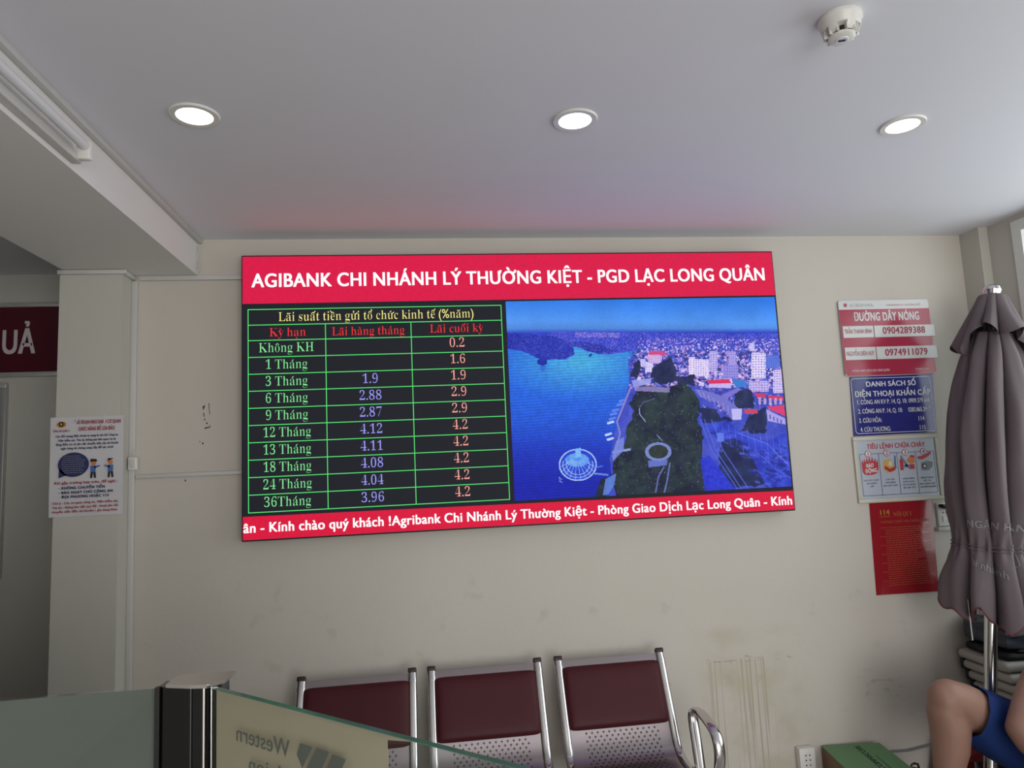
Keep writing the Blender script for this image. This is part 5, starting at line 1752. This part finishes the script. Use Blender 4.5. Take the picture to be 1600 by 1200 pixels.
for i in range(9):
    ph = math.radians(90 - i * 13)
    row = []
    for j in range(28):
        a = 2 * math.pi * j / 28
        d = FD * math.cos(a) + SD * math.sin(a)
        lim = math.radians(38) if math.cos(a) > 0.45 else math.radians(-14)
        p2 = max(ph, lim)
        row.append(HC + Vector((0, 0, 0.008)) + d * (0.093 * math.cos(p2)) + Vector((0, 0, 0.119 * math.sin(p2))))
    rows_.append(row)
build('hair', hr.grid(rows_, closed=True), 'hair', per, smooth=70)

def sleeve(path, ell, n=44, amp=0.0, waves=9, seed=0):
    """cloth tube along path; ell: (radius across, radius up, drop) per station"""
    P = [Vector(p) for p in path]
    rows = []
    for i, p in enumerate(P):
        t = (P[min(i + 1, len(P) - 1)] - P[max(i - 1, 0)]).normalized()
        side = t.cross(Vector((0, 0, 1))).normalized()
        up = side.cross(t).normalized()
        a_, b_, dn = ell[i]
        row = []
        for j in range(n):
            th = 2 * math.pi * j / n
            w = 1 + amp * math.sin(waves * th + seed + i * 0.55)
            cz = math.sin(th)
            row.append(p + side * (math.cos(th) * a_ * w) + up * (cz * b_ * w) + Vector((0, 0, -dn if cz < -0.2 else (-dn * max(0, (0.2 - cz) / 0.4) if cz < 0.2 else 0))))
        rows.append(row)
    return rows
def refine(path, ell, k):
    P, E = np.array(path, float), np.array(ell, float)
    t, tt = np.arange(len(P)), np.linspace(0, len(P) - 1, k)
    return [tuple(np.interp(tt, t, P[:, c])[i] for c in range(3)) for i in range(k)], [tuple(np.interp(tt, t, E[:, c])[i] for c in range(3)) for i in range(k)]
sh = MB()
pth, el = refine([(1.690, -0.570, 0.592), (1.78, -0.572, 0.536), (1.90, -0.580, 0.470), (2.01, -0.60, 0.425), (2.12, -0.66, 0.43)],
                 [(0.104, 0.096, 0.022), (0.113, 0.107, 0.032), (0.128, 0.120, 0.034), (0.138, 0.130, 0.012), (0.12, 0.12, 0.0)], 18)
sh.grid(sleeve(pth, el, amp=0.026, waves=8), closed=True)
pth2, el2 = refine([(2.072, -1.06, 0.545), (2.10, -0.93, 0.475), (2.12, -0.80, 0.43), (2.12, -0.70, 0.43)], [(0.098, 0.092, 0.012), (0.12, 0.112, 0.02), (0.135, 0.13, 0.01), (0.12, 0.12, 0.0)], 14)
sh.grid(sleeve(pth2, el2, amp=0.018, waves=9, seed=2), closed=True)
rows_ = []
for i in range(9):
    z = 0.345 + 0.26 * i / 8
    ra = 0.175 - 0.03 * (i / 8) - (0.05 if i == 0 else 0)
    rows_.append([Vector((2.105 + 0.02 * i / 8 + math.cos(2 * math.pi * j / 36) * ra * 0.92, -0.69 + math.sin(2 * math.pi * j / 36) * ra * 1.05, z)) for j in range(36)])
sh.grid(rows_, closed=True)
build('shorts', sh, 'shorts', per, smooth=70, fixn=False)
tee = MB()
rows_ = []
for z, cx_, cy_, a_, b_ in ((0.50, 2.115, -0.685, 0.168, 0.175), (0.60, 2.145, -0.695, 0.165, 0.178), (0.70, 2.18, -0.70, 0.165, 0.185), (0.80, 2.205, -0.71, 0.155, 0.190), (0.87, 2.215, -0.715, 0.125, 0.165), (0.915, 2.217, -0.72, 0.075, 0.085)):
    rows_.append([Vector((cx_ + math.cos(2 * math.pi * j / 40) * a_, cy_ + math.sin(2 * math.pi * j / 40) * b_, z)) for j in range(40)])
tee.grid(rows_, closed=True)
tee.tube([(2.14, -0.62, 0.835), (2.09, -0.605, 0.83), (2.05, -0.61, 0.800)], [0.085, 0.078, 0.076], 20, cap=False)
tee.tube([(2.24, -0.80, 0.835), (2.275, -0.87, 0.825), (2.29, -0.91, 0.76)], [0.085, 0.075, 0.072], 20, cap=False)
build('shirt', tee, 'shirt', per, smooth=70, fixn=False)
